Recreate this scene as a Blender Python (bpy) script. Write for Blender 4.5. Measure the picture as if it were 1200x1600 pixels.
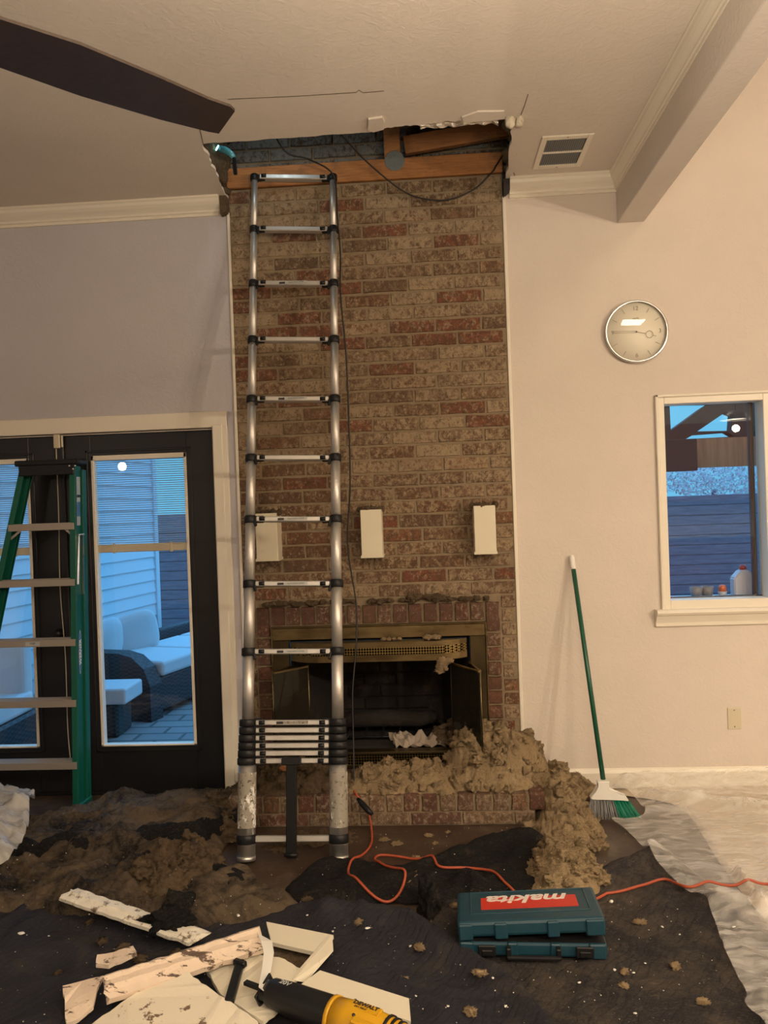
import bpy, bmesh, math, random
from math import sin, cos, pi, radians, sqrt, exp
from mathutils import Vector, Matrix, noise, geometry

for o in list(bpy.data.objects): bpy.data.objects.remove(o)
S = bpy.context.scene
COL = S.collection
random.seed(7)

# ------------------------------------------------------------------ camera
F_PX, YAW, PITCH, ROLL = 1200.0, 3.4, -.35, -2.05
CAM = Vector((0, -4.29, 1.59))
RM = Matrix.Rotation(radians(YAW), 3, 'Z') @ Matrix.Rotation(radians(90 + PITCH), 3, 'X') @ Matrix.Rotation(radians(ROLL), 3, 'Z')
cd = bpy.data.cameras.new('camera'); cam = bpy.data.objects.new('camera', cd); COL.objects.link(cam)
cam.matrix_world = Matrix.Translation(CAM) @ RM.to_4x4()
cd.sensor_fit = 'VERTICAL'; cd.sensor_height = 36; cd.lens = 36 * F_PX / 1600
cd.clip_start = .05; cd.clip_end = 200
S.camera = cam

# ------------------------------------------------------------------ world + light
W = bpy.data.worlds.new('dusk'); S.world = W; W.use_nodes = True
wn = W.node_tree; wn.nodes.clear()
wo = wn.nodes.new('ShaderNodeOutputWorld'); wb = wn.nodes.new('ShaderNodeBackground')
tc = wn.nodes.new('ShaderNodeTexCoord'); sp = wn.nodes.new('ShaderNodeSeparateXYZ'); cr = wn.nodes.new('ShaderNodeValToRGB')
wn.links.new(tc.outputs['Generated'], sp.inputs[0]); wn.links.new(sp.outputs['Z'], cr.inputs[0])
cr.color_ramp.elements[0].position = 0.12; cr.color_ramp.elements[0].color = (.13, .58, .92, 1)
cr.color_ramp.elements[1].position = .7; cr.color_ramp.elements[1].color = (.42, 1.5, 3.0, 1)
wn.links.new(cr.outputs[0], wb.inputs[0]); wb.inputs[1].default_value = 1.0
wn.links.new(wb.outputs[0], wo.inputs[0])
S.view_settings.view_transform = 'Standard'; S.view_settings.look = 'None'
S.view_settings.gamma = 1; S.view_settings.exposure = 0; S.view_settings.use_curve_mapping = False

def light(name, kind, loc, power, color, size=.1, rot=None, size_y=None):
    l = bpy.data.lights.new(name, kind); l.energy = power; l.color = color
    if kind == 'AREA':
        l.size = size
        if size_y: l.shape = 'RECTANGLE'; l.size_y = size_y
    else: l.shadow_soft_size = size
    o = bpy.data.objects.new(name, l); o.location = loc
    if rot: o.rotation_euler = rot
    COL.objects.link(o); return o
WARM = (1, .83, .62)
light('kitchen_pendant_light', 'POINT', (3.3, -4.0, 2.30), 150, WARM, .035)
light('kitchen_pendant_light', 'POINT', (4.15, -4.1, 2.30), 130, WARM, .035)
light('kitchen_ceiling_light', 'AREA', (2.6, -6.2, 4.3), 170, WARM, 1.2, (0, 0, 0))
light('ceiling_light', 'AREA', (0.2, -6.0, 3.3), 110, WARM, 1.0, (0, 0, 0))
light('added_ceiling_fill', 'AREA', (0.55, -3.6, 2.25), 104, WARM, .9, (pi, 0, 0))  # added upward fill that brightens the ceiling, not a lamp of the room
light('pendant_light', 'POINT', (-3.35, -3.9, 2.14), 10, (1, .88, .74), .045)
light('added_warm_fill', 'POINT', (2.4, 1.25, 2.75), 9, (1, .62, .32), .05)  # added warm fill outside, stands in for brown reflections in the window
light('attic_work_light', 'POINT', (-.80, -.42, 3.74), 2.0, (.80, .95, 1), .03)

# ------------------------------------------------------------------ helpers
def lin(h):
    h = h.lstrip('#'); v = [int(h[i:i+2], 16) / 255 for i in (0, 2, 4)]
    return tuple(((c + .055) / 1.055) ** 2.4 if c > .04045 else c / 12.92 for c in v) + (1,)

def ray(x, y): return RM @ Vector(((x - 600) / F_PX, -(y - 800) / F_PX, -1))
def PY(x, y, yp=0):
    d = ray(x, y); return CAM + d * ((yp - CAM.y) / d.y)
def PZ(x, y, zp=0):
    d = ray(x, y); return CAM + d * ((zp - CAM.z) / d.z)

class Mat:
    """node material: base colour, optional two-noise mottling, optional bump"""
    def __init__(s, name, col, rough=.6, metal=0, spec=.5):
        m = bpy.data.materials.new(name); m.use_nodes = True; s.m = m; s.nt = m.node_tree
        s.b = s.nt.nodes['Principled BSDF']; s.out = s.nt.nodes['Material Output']
        s.b.inputs['Base Color'].default_value = col; s.b.inputs['Roughness'].default_value = rough
        s.b.inputs['Metallic'].default_value = metal; s.b.inputs['Specular IOR Level'].default_value = spec
        s.cur = None; s.col = col; s.co = None; s.lastn = None
    def n(s, t, **k):
        x = s.nt.nodes.new(t)
        for a, v in k.items(): setattr(x, a, v)
        return x
    def L(s, a, b): s.nt.links.new(a, b)
    def coord(s, scale=(1, 1, 1), rot=(0, 0, 0)):
        t = s.n('ShaderNodeTexCoord'); mp = s.n('ShaderNodeMapping')
        mp.inputs['Scale'].default_value = scale; mp.inputs['Rotation'].default_value = rot
        s.L(t.outputs['Object'], mp.inputs[0]); return mp.outputs[0]
    def noise(s, scale, detail=6, rough=.6, cs=(1, 1, 1), dist=0, rot=(0, 0, 0)):
        x = s.n('ShaderNodeTexNoise'); x.inputs['Scale'].default_value = scale; x.inputs['Detail'].default_value = detail
        x.inputs['Roughness'].default_value = rough; x.inputs['Distortion'].default_value = dist
        s.L(s.coord(cs, rot), x.inputs['Vector']); return x.outputs['Fac']
    def ramp(s, fac, p0, p1, c0=(0, 0, 0, 1), c1=(1, 1, 1, 1)):
        r = s.n('ShaderNodeValToRGB'); r.color_ramp.elements[0].position = p0; r.color_ramp.elements[1].position = p1
        r.color_ramp.elements[0].color = c0; r.color_ramp.elements[1].color = c1
        s.L(fac, r.inputs[0]); return r.outputs[0]
    def mix(s, fac, col):
        """lay colour col over what is there where fac"""
        x = s.n('ShaderNodeMix', data_type='RGBA')
        s.L(fac, x.inputs['Factor'])
        if s.cur is None: x.inputs['A'].default_value = s.col
        else: s.L(s.cur, x.inputs['A'])
        if isinstance(col, tuple): x.inputs['B'].default_value = col
        else: s.L(col, x.inputs['B'])
        s.cur = x.outputs['Result']; s.L(s.cur, s.b.inputs['Base Color']); return s
    def bump(s, fac, strength=.3, dist=.01):
        b = s.n('ShaderNodeBump'); b.inputs['Strength'].default_value = strength; b.inputs['Distance'].default_value = dist
        s.L(fac, b.inputs['Height'])
        if s.lastn is not None: s.L(s.lastn, b.inputs['Normal'])
        s.lastn = b.outputs[0]; s.L(s.lastn, s.b.inputs['Normal']); return s
    def roughmap(s, fac, a, b):
        r = s.ramp(fac, .3, .7, (a, a, a, 1), (b, b, b, 1)); s.L(r, s.b.inputs['Roughness']); return s

M = {}
def paint(key, col, rough=.6, bs=.25, bscale=90, blot=.0):
    m = Mat(key, col, rough)
    m.bump(m.noise(bscale, 4), bs, .004)
    M[key] = m.m; return m

def wallmat(key, col):
    m = Mat(key, col, .75, spec=.25)
    v = m.n('ShaderNodeTexNoise'); v.inputs['Scale'].default_value = 26; v.inputs['Detail'].default_value = 5; v.inputs['Distortion'].default_value = 1.6
    m.L(m.coord(), v.inputs['Vector'])
    r = m.ramp(v.outputs['Fac'], .42, .62)
    m.bump(r, .20, .003)
    m.bump(m.noise(150, 3), .10, .002)
    m.mix(m.ramp(m.noise(3.1, 3), .35, .9), tuple(c * .93 for c in col[:3]) + (1,))
    M[key] = m.m
wallmat('wall_paint', (.70, .62, .545, 1))
wallmat('wall_lilac', (.53, .505, .525, 1))
wallmat('ceiling_paint', (.72, .65, .57, 1))
wallmat('beam_paint', (.66, .60, .54, 1))
paint('trim_paint', (.80, .74, .62, 1), .4, .05, 40)
paint('bracket_paint', (.72, .66, .50, 1), .45, .05, 40)
paint('plate', (.62, .55, .40, 1), .35, .0)
m = paint('door_black', (.012, .012, .014, 1), .38, .06, 60)

# dirty floor
m = Mat('wood_floor', (.045, .028, .02, 1), .42)
m.mix(m.ramp(m.noise(6, 8, .7, (1, 8, 1)), .3, .8), (.075, .048, .032, 1))
m.mix(m.ramp(m.noise(5, 9, .75), .5, .78), (.15, .115, .075, 1))
m.bump(m.noise(60, 4), .1, .003); M['floor'] = m.m
m = Mat('canvas', (.62, .53, .42, 1), .85)
m.mix(m.ramp(m.noise(9, 8, .7), .5, .85), (.42, .33, .22, 1)); m.bump(m.noise(200, 2), .3, .002); M['canvas'] = m.m

def brickmat(key, wash, wcol=(.37, .28, .175, 1), dirt=.5):
    m = Mat(key, (.2, .1, .06, 1), .88, spec=.2)
    a = m.n('ShaderNodeAttribute', attribute_name='bcol')
    m.cur = a.outputs['Color']
    # streaky wire-cut dark marks
    m.mix(m.ramp(m.noise(44, 7, .8, (1, 1, .8), .3), .49, .40, (0, 0, 0, 1), (.7, .7, .7, 1)), (.085, .052, .032, 1))
    # cream whitewash, more on some bricks (attribute alpha)
    nz = m.noise(46, 8, .82, (1, 1, .8), .35)
    ad = m.n('ShaderNodeMath', operation='ADD'); m.L(nz, ad.inputs[0])
    mu = m.n('ShaderNodeMath', operation='MULTIPLY'); m.L(a.outputs['Alpha'], mu.inputs[0]); mu.inputs[1].default_value = wash
    m.L(mu.outputs[0], ad.inputs[1])
    r = m.ramp(ad.outputs[0], .60, .72, (0, 0, 0, 1), (.85, .85, .85, 1))
    m.mix(r, wcol)
    m.mix(m.ramp(m.noise(2.0, 4), .5, .75, (0, 0, 0, 1), (dirt, dirt, dirt, 1)), (.13, .09, .058, 1))
    m.bump(m.noise(55, 8, .7, (1, 1, 1), .8), .8, .006)
    M[key] = m.m
brickmat('brick_face', .20)
brickmat('brick_red', .11, (.36, .28, .2, 1), .45)
brickmat('brick_attic', .24, (.24, .24, .22, 1), .3)  # wash greyed too, flashlight tint put into the colour
m = Mat('mortar', (.27, .205, .13, 1), .95, spec=.1)
m.mix(m.ramp(m.noise(14, 6, .7), .4, .75), (.2, .15, .1, 1)); m.bump(m.noise(120, 5), .6, .004); M['mortar'] = m.m
m = Mat('firebrick', (.018, .014, .011, 1), .9); m.mix(m.ramp(m.noise(9, 8, .7), .55, .75), (.07, .045, .03, 1)); m.bump(m.noise(30, 5), .6, .01); M['firebrick'] = m.m
m = Mat('brass', (.25, .19, .095, 1), .38, 1); m.mix(m.ramp(m.noise(5, 6, .6, (1, 1, 3)), .45, .7), (.13, .09, .045, 1)); m.roughmap(m.noise(8), .25, .5); M['brass'] = m.m
m = Mat('brass_dark', (.12, .09, .045, 1), .42, .9); m.mix(m.ramp(m.noise(4, 6), .45, .7), (.05, .037, .02, 1)); M['brass_dark'] = m.m
# perforated brass
m = Mat('brass_mesh', (.36, .27, .11, 1), .35, 1)
ck = m.n('ShaderNodeTexChecker'); ck.inputs['Scale'].default_value = 95
m.L(m.coord((1, 1, 1), (0, radians(45), 0)), ck.inputs['Vector'])
m.mix(ck.outputs['Fac'], (.004, .003, .002, 1)); M['brass_mesh'] = m.m

def glass(key, alpha_ref=.0, tint=(1, 1, 1, 1), f0=1.45, rough=.0, haze=0):
    m = bpy.data.materials.new(key); m.use_nodes = True; nt = m.node_tree; nt.nodes.clear()
    o = nt.nodes.new('ShaderNodeOutputMaterial'); t = nt.nodes.new('ShaderNodeBsdfTransparent'); t.inputs[0].default_value = tint
    g = nt.nodes.new('ShaderNodeBsdfGlossy'); g.inputs['Roughness'].default_value = rough
    mx = nt.nodes.new('ShaderNodeMixShader'); fr = nt.nodes.new('ShaderNodeFresnel'); fr.inputs[0].default_value = f0
    ge = nt.nodes.new('ShaderNodeNewGeometry'); iv = nt.nodes.new('ShaderNodeMath'); iv.operation = 'SUBTRACT'; iv.inputs[0].default_value = 1   # reflect on the entry side only
    mu = nt.nodes.new('ShaderNodeMath'); mu.operation = 'MULTIPLY'
    nt.links.new(ge.outputs['Backfacing'], iv.inputs[1]); nt.links.new(iv.outputs[0], mu.inputs[0]); nt.links.new(fr.outputs[0], mu.inputs[1])
    nt.links.new(mu.outputs[0], mx.inputs[0]); nt.links.new(t.outputs[0], mx.inputs[1]); nt.links.new(g.outputs[0], mx.inputs[2])
    last = mx
    if haze:
        d = nt.nodes.new('ShaderNodeBsdfDiffuse'); d.inputs[0].default_value = (.5, .42, .3, 1)
        m2 = nt.nodes.new('ShaderNodeMixShader'); m2.inputs[0].default_value = haze
        nt.links.new(mx.outputs[0], m2.inputs[1]); nt.links.new(d.outputs[0], m2.inputs[2]); last = m2
    nt.links.new(last.outputs[0], o.inputs[0]); M[key] = m
glass('window_glass', f0=1.9)
glass('clock_glass', f0=1.45)
glass('fire_glass', tint=(.24, .27, .22, 1), haze=.035, f0=1.35)

m = Mat('aluminium', (.66, .64, .60, 1), .45, .85); m.roughmap(m.noise(12, 6, .6, (1, 1, .15)), .40, .55); M['alu'] = m.m
m = Mat('aluminium_worn', (.62, .61, .58, 1), .42, .9)
m.mix(m.ramp(m.noise(20, 8, .75, (1, 1, .4)), .60, .70), (.10, .085, .065, 1)); m.roughmap(m.noise(12, 6), .3, .5); M['alu_worn'] = m.m
m = Mat('label_worn', (.30, .27, .22, 1), .6); m.mix(m.ramp(m.noise(16, 9, .8, (1, 1, .25)), .54, .58), (.85, .83, .78, 1))
m.mix(m.ramp(m.noise(60, 4, .6), .58, .63), (.10, .08, .06, 1)); M['label_worn'] = m.m
paint('black_plastic', (.012, .012, .013, 1), .42, .1, 80)
paint('black_metal', (.010, .010, .011, 1), .35, .05, 80)
paint('ink', (.02, .02, .02, 1), .5, 0)
for k_ in ('black_plastic', 'black_metal'): M[k_].node_tree.nodes['Principled BSDF'].inputs['Specular IOR Level'].default_value = .28
paint('white_plastic', (.80, .78, .72, 1), .35, 0)
m = Mat('green_fibreglass', (.004, .095, .06, 1), .42, spec=.35); m.mix(m.ramp(m.noise(9, 6, .6, (1, 1, .2)), .5, .85), (.003, .075, .05, 1)); M['green'] = m.m
m = Mat('step_alu', (.40, .36, .31, 1), .5, .6); m.bump(m.noise(40, 3, .5, (1, 12, 12)), .2, .002); M['step'] = m.m
paint('sticker', (.45, .46, .44, 1), .4, 0); paint('sticker_blue', (.06, .15, .35, 1), .4, 0)
m = Mat('fan_wood', (.030, .017, .011, 1), .45); m.mix(m.ramp(m.noise(10, 8, .65, (3, 22, 3), .4, (0, 0, radians(-43))), .4, .75), (.055, .031, .019, 1)); M['fan_wood'] = m.m
m = Mat('lumber', (.44, .19, .06, 1), .7); m.mix(m.ramp(m.noise(9, 8, .65, (1, 4, 18), .5), .4, .75), (.22, .09, .032, 1)); m.mix(m.ramp(m.noise(6, 6, .7), .5, .8), (.12, .06, .03, 1)); m.bump(m.noise(30, 6, .6, (1, 8, 14)), .3, .003); M['lumber'] = m.m
m = Mat('insulation', (.66, .485, .285, 1), 1, spec=.05)
m.mix(m.ramp(m.noise(75, 10, .9), .48, .62), (.27, .185, .10, 1)); m.mix(m.ramp(m.noise(8, 5, .6), .5, .8), (.50, .365, .215, 1)); m.mix(m.ramp(m.noise(150, 4, .7), .60, .68), (.85, .70, .48, 1))
m.bump(m.noise(70, 10, .9, (1, 1, 1), .8), 1.0, .05); m.bump(m.noise(220, 4, .8), .8, .012); M['insul'] = m.m
m = Mat('insulation_shaded_dust', (.30, .215, .135, 1), 1, spec=.05)
m.mix(m.ramp(m.noise(50, 9, .85), .42, .62), (.15, .105, .065, 1)); m.bump(m.noise(90, 8, .85), 1.0, .03); M['insul_dark'] = m.m  # darker copy: weaker light at left put into the colour; also serves dust

def cloth(key, base, dust, d0=.5, d1=.75, dscale=7, quilt=True):
    m = Mat(key, base, .85, spec=.2)
    m.mix(m.ramp(m.noise(dscale, 10, .78, (1, 1, 1), .5), d0, d1, (0, 0, 0, 1), (.8, .8, .8, 1)), dust)
    m.mix(m.ramp(m.noise(75, 7, .8, (1, 1.8, 1), 1.2), .54, .72, (0, 0, 0, 1), (.6, .6, .6, 1)), tuple(c * 1.25 for c in dust[:3]) + (1,))
    if quilt:
        w = m.n('ShaderNodeTexWave', wave_type='BANDS'); w.inputs['Scale'].default_value = 11; w.inputs['Distortion'].default_value = 7
        w.inputs['Detail'].default_value = 2; w.inputs['Detail Scale'].default_value = .9
        m.L(m.coord((1, 1, 1), (0, 0, .6)), w.inputs['Vector'])
        m.bump(m.ramp(w.outputs['Fac'], .0, .3), .42, .012)
    m.mix(m.ramp(m.noise(120, 6, .8, (.35, 1.6, 1), 1.6, (0, 0, .5)), .56, .68, (0, 0, 0, 1), (.75, .75, .75, 1)), tuple(c * 1.5 for c in dust[:3]) + (1,))
    m.bump(m.noise(60, 9, .8), .9, .012)
    M[key] = m.m
cloth('blanket_navy', (.030, .030, .040, 1), (.095, .075, .053, 1), .52, .76, 4)
cloth('blanket_grey', (.030, .028, .031, 1), (.165, .13, .092, 1), .45, .78, 5)
cloth('tarp_brown', (.010, .009, .010, 1), (.165, .120, .076, 1), .40, .56, 3.2, False)
cloth('fold_black', (.008, .008, .009, 1), (.09, .07, .045, 1), .56, .74, 5, False)
cloth('tarp_black', (.008, .008, .009, 1), (.085, .065, .045, 1), .54, .74, 5, False)

def plastic(key, lo, hi, col=(.85, .82, .76, 1)):
    m = bpy.data.materials.new(key); m.use_nodes = True; nt = m.node_tree
    b = nt.nodes['Principled BSDF']; b.inputs['Base Color'].default_value = col; b.inputs['Roughness'].default_value = .2
    t = nt.nodes.new('ShaderNodeBsdfTransparent'); mx = nt.nodes.new('ShaderNodeMixShader')
    n = nt.nodes.new('ShaderNodeTexNoise'); n.inputs['Scale'].default_value = 5; n.inputs['Detail'].default_value = 5; n.inputs['Distortion'].default_value = 1.5
    c = nt.nodes.new('ShaderNodeTexCoord'); mp = nt.nodes.new('ShaderNodeMapping'); mp.inputs['Rotation'].default_value = (0, 0, .7); mp.inputs['Scale'].default_value = (1, 3, 1)
    nt.links.new(c.outputs['Object'], mp.inputs[0]); nt.links.new(mp.outputs[0], n.inputs['Vector'])
    r = nt.nodes.new('ShaderNodeMapRange'); r.inputs['From Min'].default_value = .3; r.inputs['From Max'].default_value = .7
    r.inputs['To Min'].default_value = lo; r.inputs['To Max'].default_value = hi
    nt.links.new(n.outputs['Fac'], r.inputs[0]); nt.links.new(r.outputs[0], mx.inputs[0])
    bp = nt.nodes.new('ShaderNodeBump'); bp.inputs['Strength'].default_value = .35; bp.inputs['Distance'].default_value = .02
    n2 = nt.nodes.new('ShaderNodeTexNoise'); n2.inputs['Scale'].default_value = 9; n2.inputs['Detail'].default_value = 3; n2.inputs['Distortion'].default_value = 2.5; n2.inputs['Roughness'].default_value = .45
    nt.links.new(mp.outputs[0], n2.inputs['Vector']); nt.links.new(n2.outputs['Fac'], bp.inputs['Height']); nt.links.new(bp.outputs[0], b.inputs['Normal'])
    nt.links.new(t.outputs[0], mx.inputs[1]); nt.links.new(b.outputs[0], mx.inputs[2])
    nt.links.new(mx.outputs[0], nt.nodes['Material Output'].inputs[0]); M[key] = m
plastic('plastic_sheet', .16, .52)
plastic('plastic_cloudy', .40, .80, (.55, .54, .52, 1))

m = Mat('plaster', (.72, .65, .52, 1), .8); m.mix(m.ramp(m.noise(13, 7, .75), .60, .625), (.17, .11, .07, 1)); m.bump(m.noise(70, 6, .7), .5, .004); M['plaster'] = m.m
m = Mat('plaster_clean', (.72, .66, .52, 1), .6); m.mix(m.ramp(m.noise(9, 7, .7), .66, .76), (.3, .22, .14, 1)); m.bump(m.noise(50, 6, .7), .3, .003); M['board'] = m.m
m = Mat('plaster_pink', (.74, .60, .47, 1), .8); m.mix(m.ramp(m.noise(7, 8, .75, (1, 4.5, 3), .3, (0, 0, -.3)), .565, .59), (.12, .08, .06, 1)); m.bump(m.noise(50, 6, .7), .7, .006); M['plaster_pink'] = m.m
m = Mat('dirty_strip', (.80, .75, .64, 1), .5); m.mix(m.ramp(m.noise(18, 9, .75), .55, .62), (.17, .125, .08, 1)); m.bump(m.noise(50, 6, .7), .3, .004); M['dirty_strip'] = m.m
m = Mat('case_teal', (.008, .047, .072, 1), .45); m.mix(m.ramp(m.noise(16, 9, .7), .5, .85), (.035, .075, .085, 1)); M['teal'] = m.m
paint('case_red', (.55, .035, .02, 1), .45, .0); paint('case_white', (.75, .68, .62, 1), .5, 0)
paint('tool_yellow', (.62, .33, .01, 1), .42, .08, 90)
paint('cord_orange', (.40, .075, .03, 1), .5, 0); paint('cord_black', (.01, .009, .009, 1), .5, 0)
m = Mat('foil', (.75, .72, .66, 1), .22, 1); m.bump(m.noise(40, 5, .7), 1, .01); M['foil'] = m.m
paint('grey_metal', (.20, .21, .21, 1), .55, .1); paint('joist_metal', (.16, .18, .18, 1), .5, .2)
paint('chrome', (.7, .7, .68, 1), .2, 0); M['chrome'].node_tree.nodes['Principled BSDF'].inputs['Metallic'].default_value = 1
paint('clock_face', (.82, .77, .63, 1), .5, 0); paint('clock_mark', (.33, .30, .24, 1), .5, 0)
paint('bristle_grey', (.24, .24, .24, 1), .6, 0); paint('bristle_green', (.01, .25, .15, 1), .5, 0)
paint('broom_green', (.008, .085, .045, 1), .35, 0)
paint('siding', (.72, .80, .86, 1), .6, .05); paint('cushion', (.62, .64, .66, 1), .85, .2, 60)
m = Mat('wicker', (.02, .018, .02, 1), .6); ck = m.n('ShaderNodeTexChecker'); ck.inputs['Scale'].default_value = 46; m.L(m.coord((.5, .5, 1.3)), ck.inputs['Vector']); m.mix(ck.outputs['Fac'], (.05, .045, .05, 1)); M['wicker'] = m.m
m = Mat('fence', (.16, .12, .15, 1), .8); m.mix(m.ramp(m.noise(5, 7, .7, (.6, 1, 6)), .4, .7), (.25, .2, .23, 1)); M['fence'] = m.m
m = Mat('patio', (.30, .27, .26, 1), .8)
bk = m.n('ShaderNodeTexBrick'); bk.inputs['Scale'].default_value = 1.4; bk.inputs['Color1'].default_value = (.30, .27, .26, 1); bk.inputs['Color2'].default_value = (.22, .2, .2, 1); bk.inputs['Mortar'].default_value = (.1, .1, .1, 1)
m.L(m.coord(), bk.inputs['Vector']); m.L(bk.outputs['Color'], m.b.inputs['Base Color']); M['patio'] = m.m
m = Mat('truss', (.035, .028, .028, 1), .7); M['truss'] = m.m
m = Mat('reflection_brown', (.55, .25, .12, 1), .7); m.mix(m.ramp(m.noise(4, 5, .6, (6, 6, .4)), .4, .7), (.32, .14, .07, 1)); M['reflection_brown'] = m.m  # brown of the reflected cabinets put into the colour
paint('foliage', (.62, .50, .50, 1), .8, .5, 20); paint('hedge', (.05, .12, .05, 1), .8, .5)
paint('paper', (.34, .28, .22, 1), .8, .3, 30)
paint('cyan_lamp', (.10, .40, .50, 1), .3, 0)
paint('jug_red', (.35, .04, .03, 1), .4, 0); paint('jug_grey', (.50, .52, .55, 1), .4, 0); paint('orange_cap', (.6, .13, .04, 1), .4, 0)
paint('blind', (.62, .64, .66, 1), .5, 0)
paint('cabinet_wood', (.40, .18, .08, 1), .5, 0)
def emis(key, col, st):
    m = bpy.data.materials.new(key); m.use_nodes = True; nt = m.node_tree; b = nt.nodes['Principled BSDF']
    b.inputs['Base Color'].default_value = (.8, .8, .8, 1); b.inputs['Emission Color'].default_value = col; b.inputs['Emission Strength'].default_value = st; M[key] = m
emis('lamp_glow', (1, .85, .62, 1), 14); emis('lamp_cyan', (.35, .95, 1, 1), 5)

# ---- mesh builder
class MB:
    def __init__(s): s.bm = bmesh.new()
    def _pts(s, co, faces):
        v = [s.bm.verts.new(c) for c in co]
        for f in faces:
            try: s.bm.faces.new([v[i] for i in f])
            except ValueError: pass
        return v
    def box(s, x0, x1, y0, y1, z0, z1, bev=0, mtx=None, seg=1):
        b = bmesh.new(); bmesh.ops.create_cube(b, size=1)
        for v in b.verts: v.co = Vector(((x0 + x1) / 2 + v.co.x * (x1 - x0), (y0 + y1) / 2 + v.co.y * (y1 - y0), (z0 + z1) / 2 + v.co.z * (z1 - z0)))
        if bev: bmesh.ops.bevel(b, geom=b.edges[:], offset=bev, segments=seg, affect='EDGES', profile=.5)
        s.join(b, mtx); return s
    def join(s, b, mtx=None):
        if mtx is not None: b.transform(mtx)
        b.verts.ensure_lookup_table(); mp = {}
        for v in b.verts: mp[v.index] = None
        b.verts.index_update()
        nv = [s.bm.verts.new(v.co) for v in b.verts]
        for f in b.faces:
            try: nf = s.bm.faces.new([nv[v.index] for v in f.verts]); nf.smooth = f.smooth
            except ValueError: pass
        b.free()
    def bar(s, a, b, w, h, up=(0, 0, 1), bev=0, seg=1):
        a = Vector(a); b = Vector(b); d = b - a; L = d.length; z = d.normalized(); u = Vector(up)
        x = u.cross(z)
        if x.length < 1e-4: x = Vector((1, 0, 0)).cross(z)
        x.normalize(); y = z.cross(x)
        m = Matrix((x, y, z)).transposed().to_4x4(); m.translation = (a + b) / 2
        s.box(-w / 2, w / 2, -h / 2, h / 2, -L / 2, L / 2, bev, m, seg); return s
    def tube(s, pts, r, n=10, caps=True, rs=None):
        pts = [Vector(p) for p in pts]; rings = []; nrm = None
        for i, p in enumerate(pts):
            t = (pts[min(i + 1, len(pts) - 1)] - pts[max(i - 1, 0)]).normalized()
            if nrm is None:
                nrm = t.orthogonal().normalized()
            else:
                nrm = (nrm - t * nrm.dot(t)).normalized()
            bi = t.cross(nrm); rr = rs[i] if rs else r
            rings.append([s.bm.verts.new(p + (nrm * cos(2 * pi * k / n) + bi * sin(2 * pi * k / n)) * rr) for k in range(n)])
        for a, b in zip(rings, rings[1:]):
            for k in range(n):
                f = s.bm.faces.new([a[k], a[(k + 1) % n], b[(k + 1) % n], b[k]]); f.smooth = True
        if caps: s.bm.faces.new(rings[0][::-1]); s.bm.faces.new(rings[-1])
        return s
    def cyl(s, a, b, r, r2=None, n=20): return s.tube([a, b], r, n, True, [r, r if r2 is None else r2])
    def prism(s, poly, axis, a, b):
        """poly: 2D points; extruded along axis ('x','y','z') from a to b"""
        def mk(p, t): return {'x': (t, p[0], p[1]), 'y': (p[0], t, p[1]), 'z': (p[0], p[1], t)}[axis]
        v0 = [s.bm.verts.new(mk(p, a)) for p in poly]; v1 = [s.bm.verts.new(mk(p, b)) for p in poly]; n = len(poly)
        s.bm.faces.new(v0); s.bm.faces.new(v1[::-1])
        for i in range(n): s.bm.faces.new([v0[i], v1[i], v1[(i + 1) % n], v0[(i + 1) % n]])
        return s
    def sweep(s, prof, A, B, out, up):
        """profile (o,u) swept straight from A to B, out/up direction vectors"""
        A = Vector(A); B = Vector(B); out = Vector(out); up = Vector(up)
        v0 = [s.bm.verts.new(A + out * p[0] + up * p[1]) for p in prof]; v1 = [s.bm.verts.new(B + out * p[0] + up * p[1]) for p in prof]; n = len(prof)
        s.bm.faces.new(v0); s.bm.faces.new(v1[::-1])
        for i in range(n): s.bm.faces.new([v0[i], v1[i], v1[(i + 1) % n], v0[(i + 1) % n]])
        return s
    def lump(s, c, r, sub=3, amp=.35, fr=1.0, sq=(1, 1, 1), seed=0):
        b = bmesh.new(); bmesh.ops.create_icosphere(b, subdivisions=sub, radius=1)
        off = Vector((seed * 3.17, seed * 1.31, seed * .77))
        for v in b.verts:
            d = v.co.copy(); k = 1 + amp * noise.fractal(d * 1.7 * fr + off, .75, 2.1, 5) + amp * .35 * noise.noise(d * 7 * fr + off)
            v.co = Vector((d.x * sq[0], d.y * sq[1], d.z * sq[2])) * r * k + Vector(c)
        for f in b.faces: f.smooth = True
        s.join(b); return s
    def lathe(s, prof, c, axis=(0, 0, 1), n=40, smooth=True):
        """prof (r, h) revolved about axis through c"""
        z = Vector(axis).normalized(); x = z.orthogonal().normalized(); y = z.cross(x); c = Vector(c); rings = []
        for r, h in prof:
            if r < 1e-5: rings.append([s.bm.verts.new(c + z * h)])
            else: rings.append([s.bm.verts.new(c + z * h + (x * cos(2 * pi * k / n) + y * sin(2 * pi * k / n)) * r) for k in range(n)])
        for a, b in zip(rings, rings[1:]):
            for k in range(n):
                k2 = (k + 1) % n
                if len(a) == 1 and len(b) == 1: continue
                if len(a) == 1: f = s.bm.faces.new([a[0], b[k2], b[k]])
                elif len(b) == 1: f = s.bm.faces.new([a[k], a[k2], b[0]])
                else: f = s.bm.faces.new([a[k], a[k2], b[k2], b[k]])
                f.smooth = smooth
        return s
    def build(s, name, mat, parent=None, label=None, recalc=True):
        if recalc: bmesh.ops.recalc_face_normals(s.bm, faces=s.bm.faces[:])
        me = bpy.data.meshes.new(name); s.bm.to_mesh(me); s.bm.free()
        me.materials.append(M[mat] if isinstance(mat, str) else mat)
        o = bpy.data.objects.new(name, me); COL.objects.link(o)
        if parent is not None:
            o.parent = parent; o.matrix_parent_inverse = Matrix.Translation(-root_loc(parent))
        if label: o['label'] = label
        return o

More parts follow.
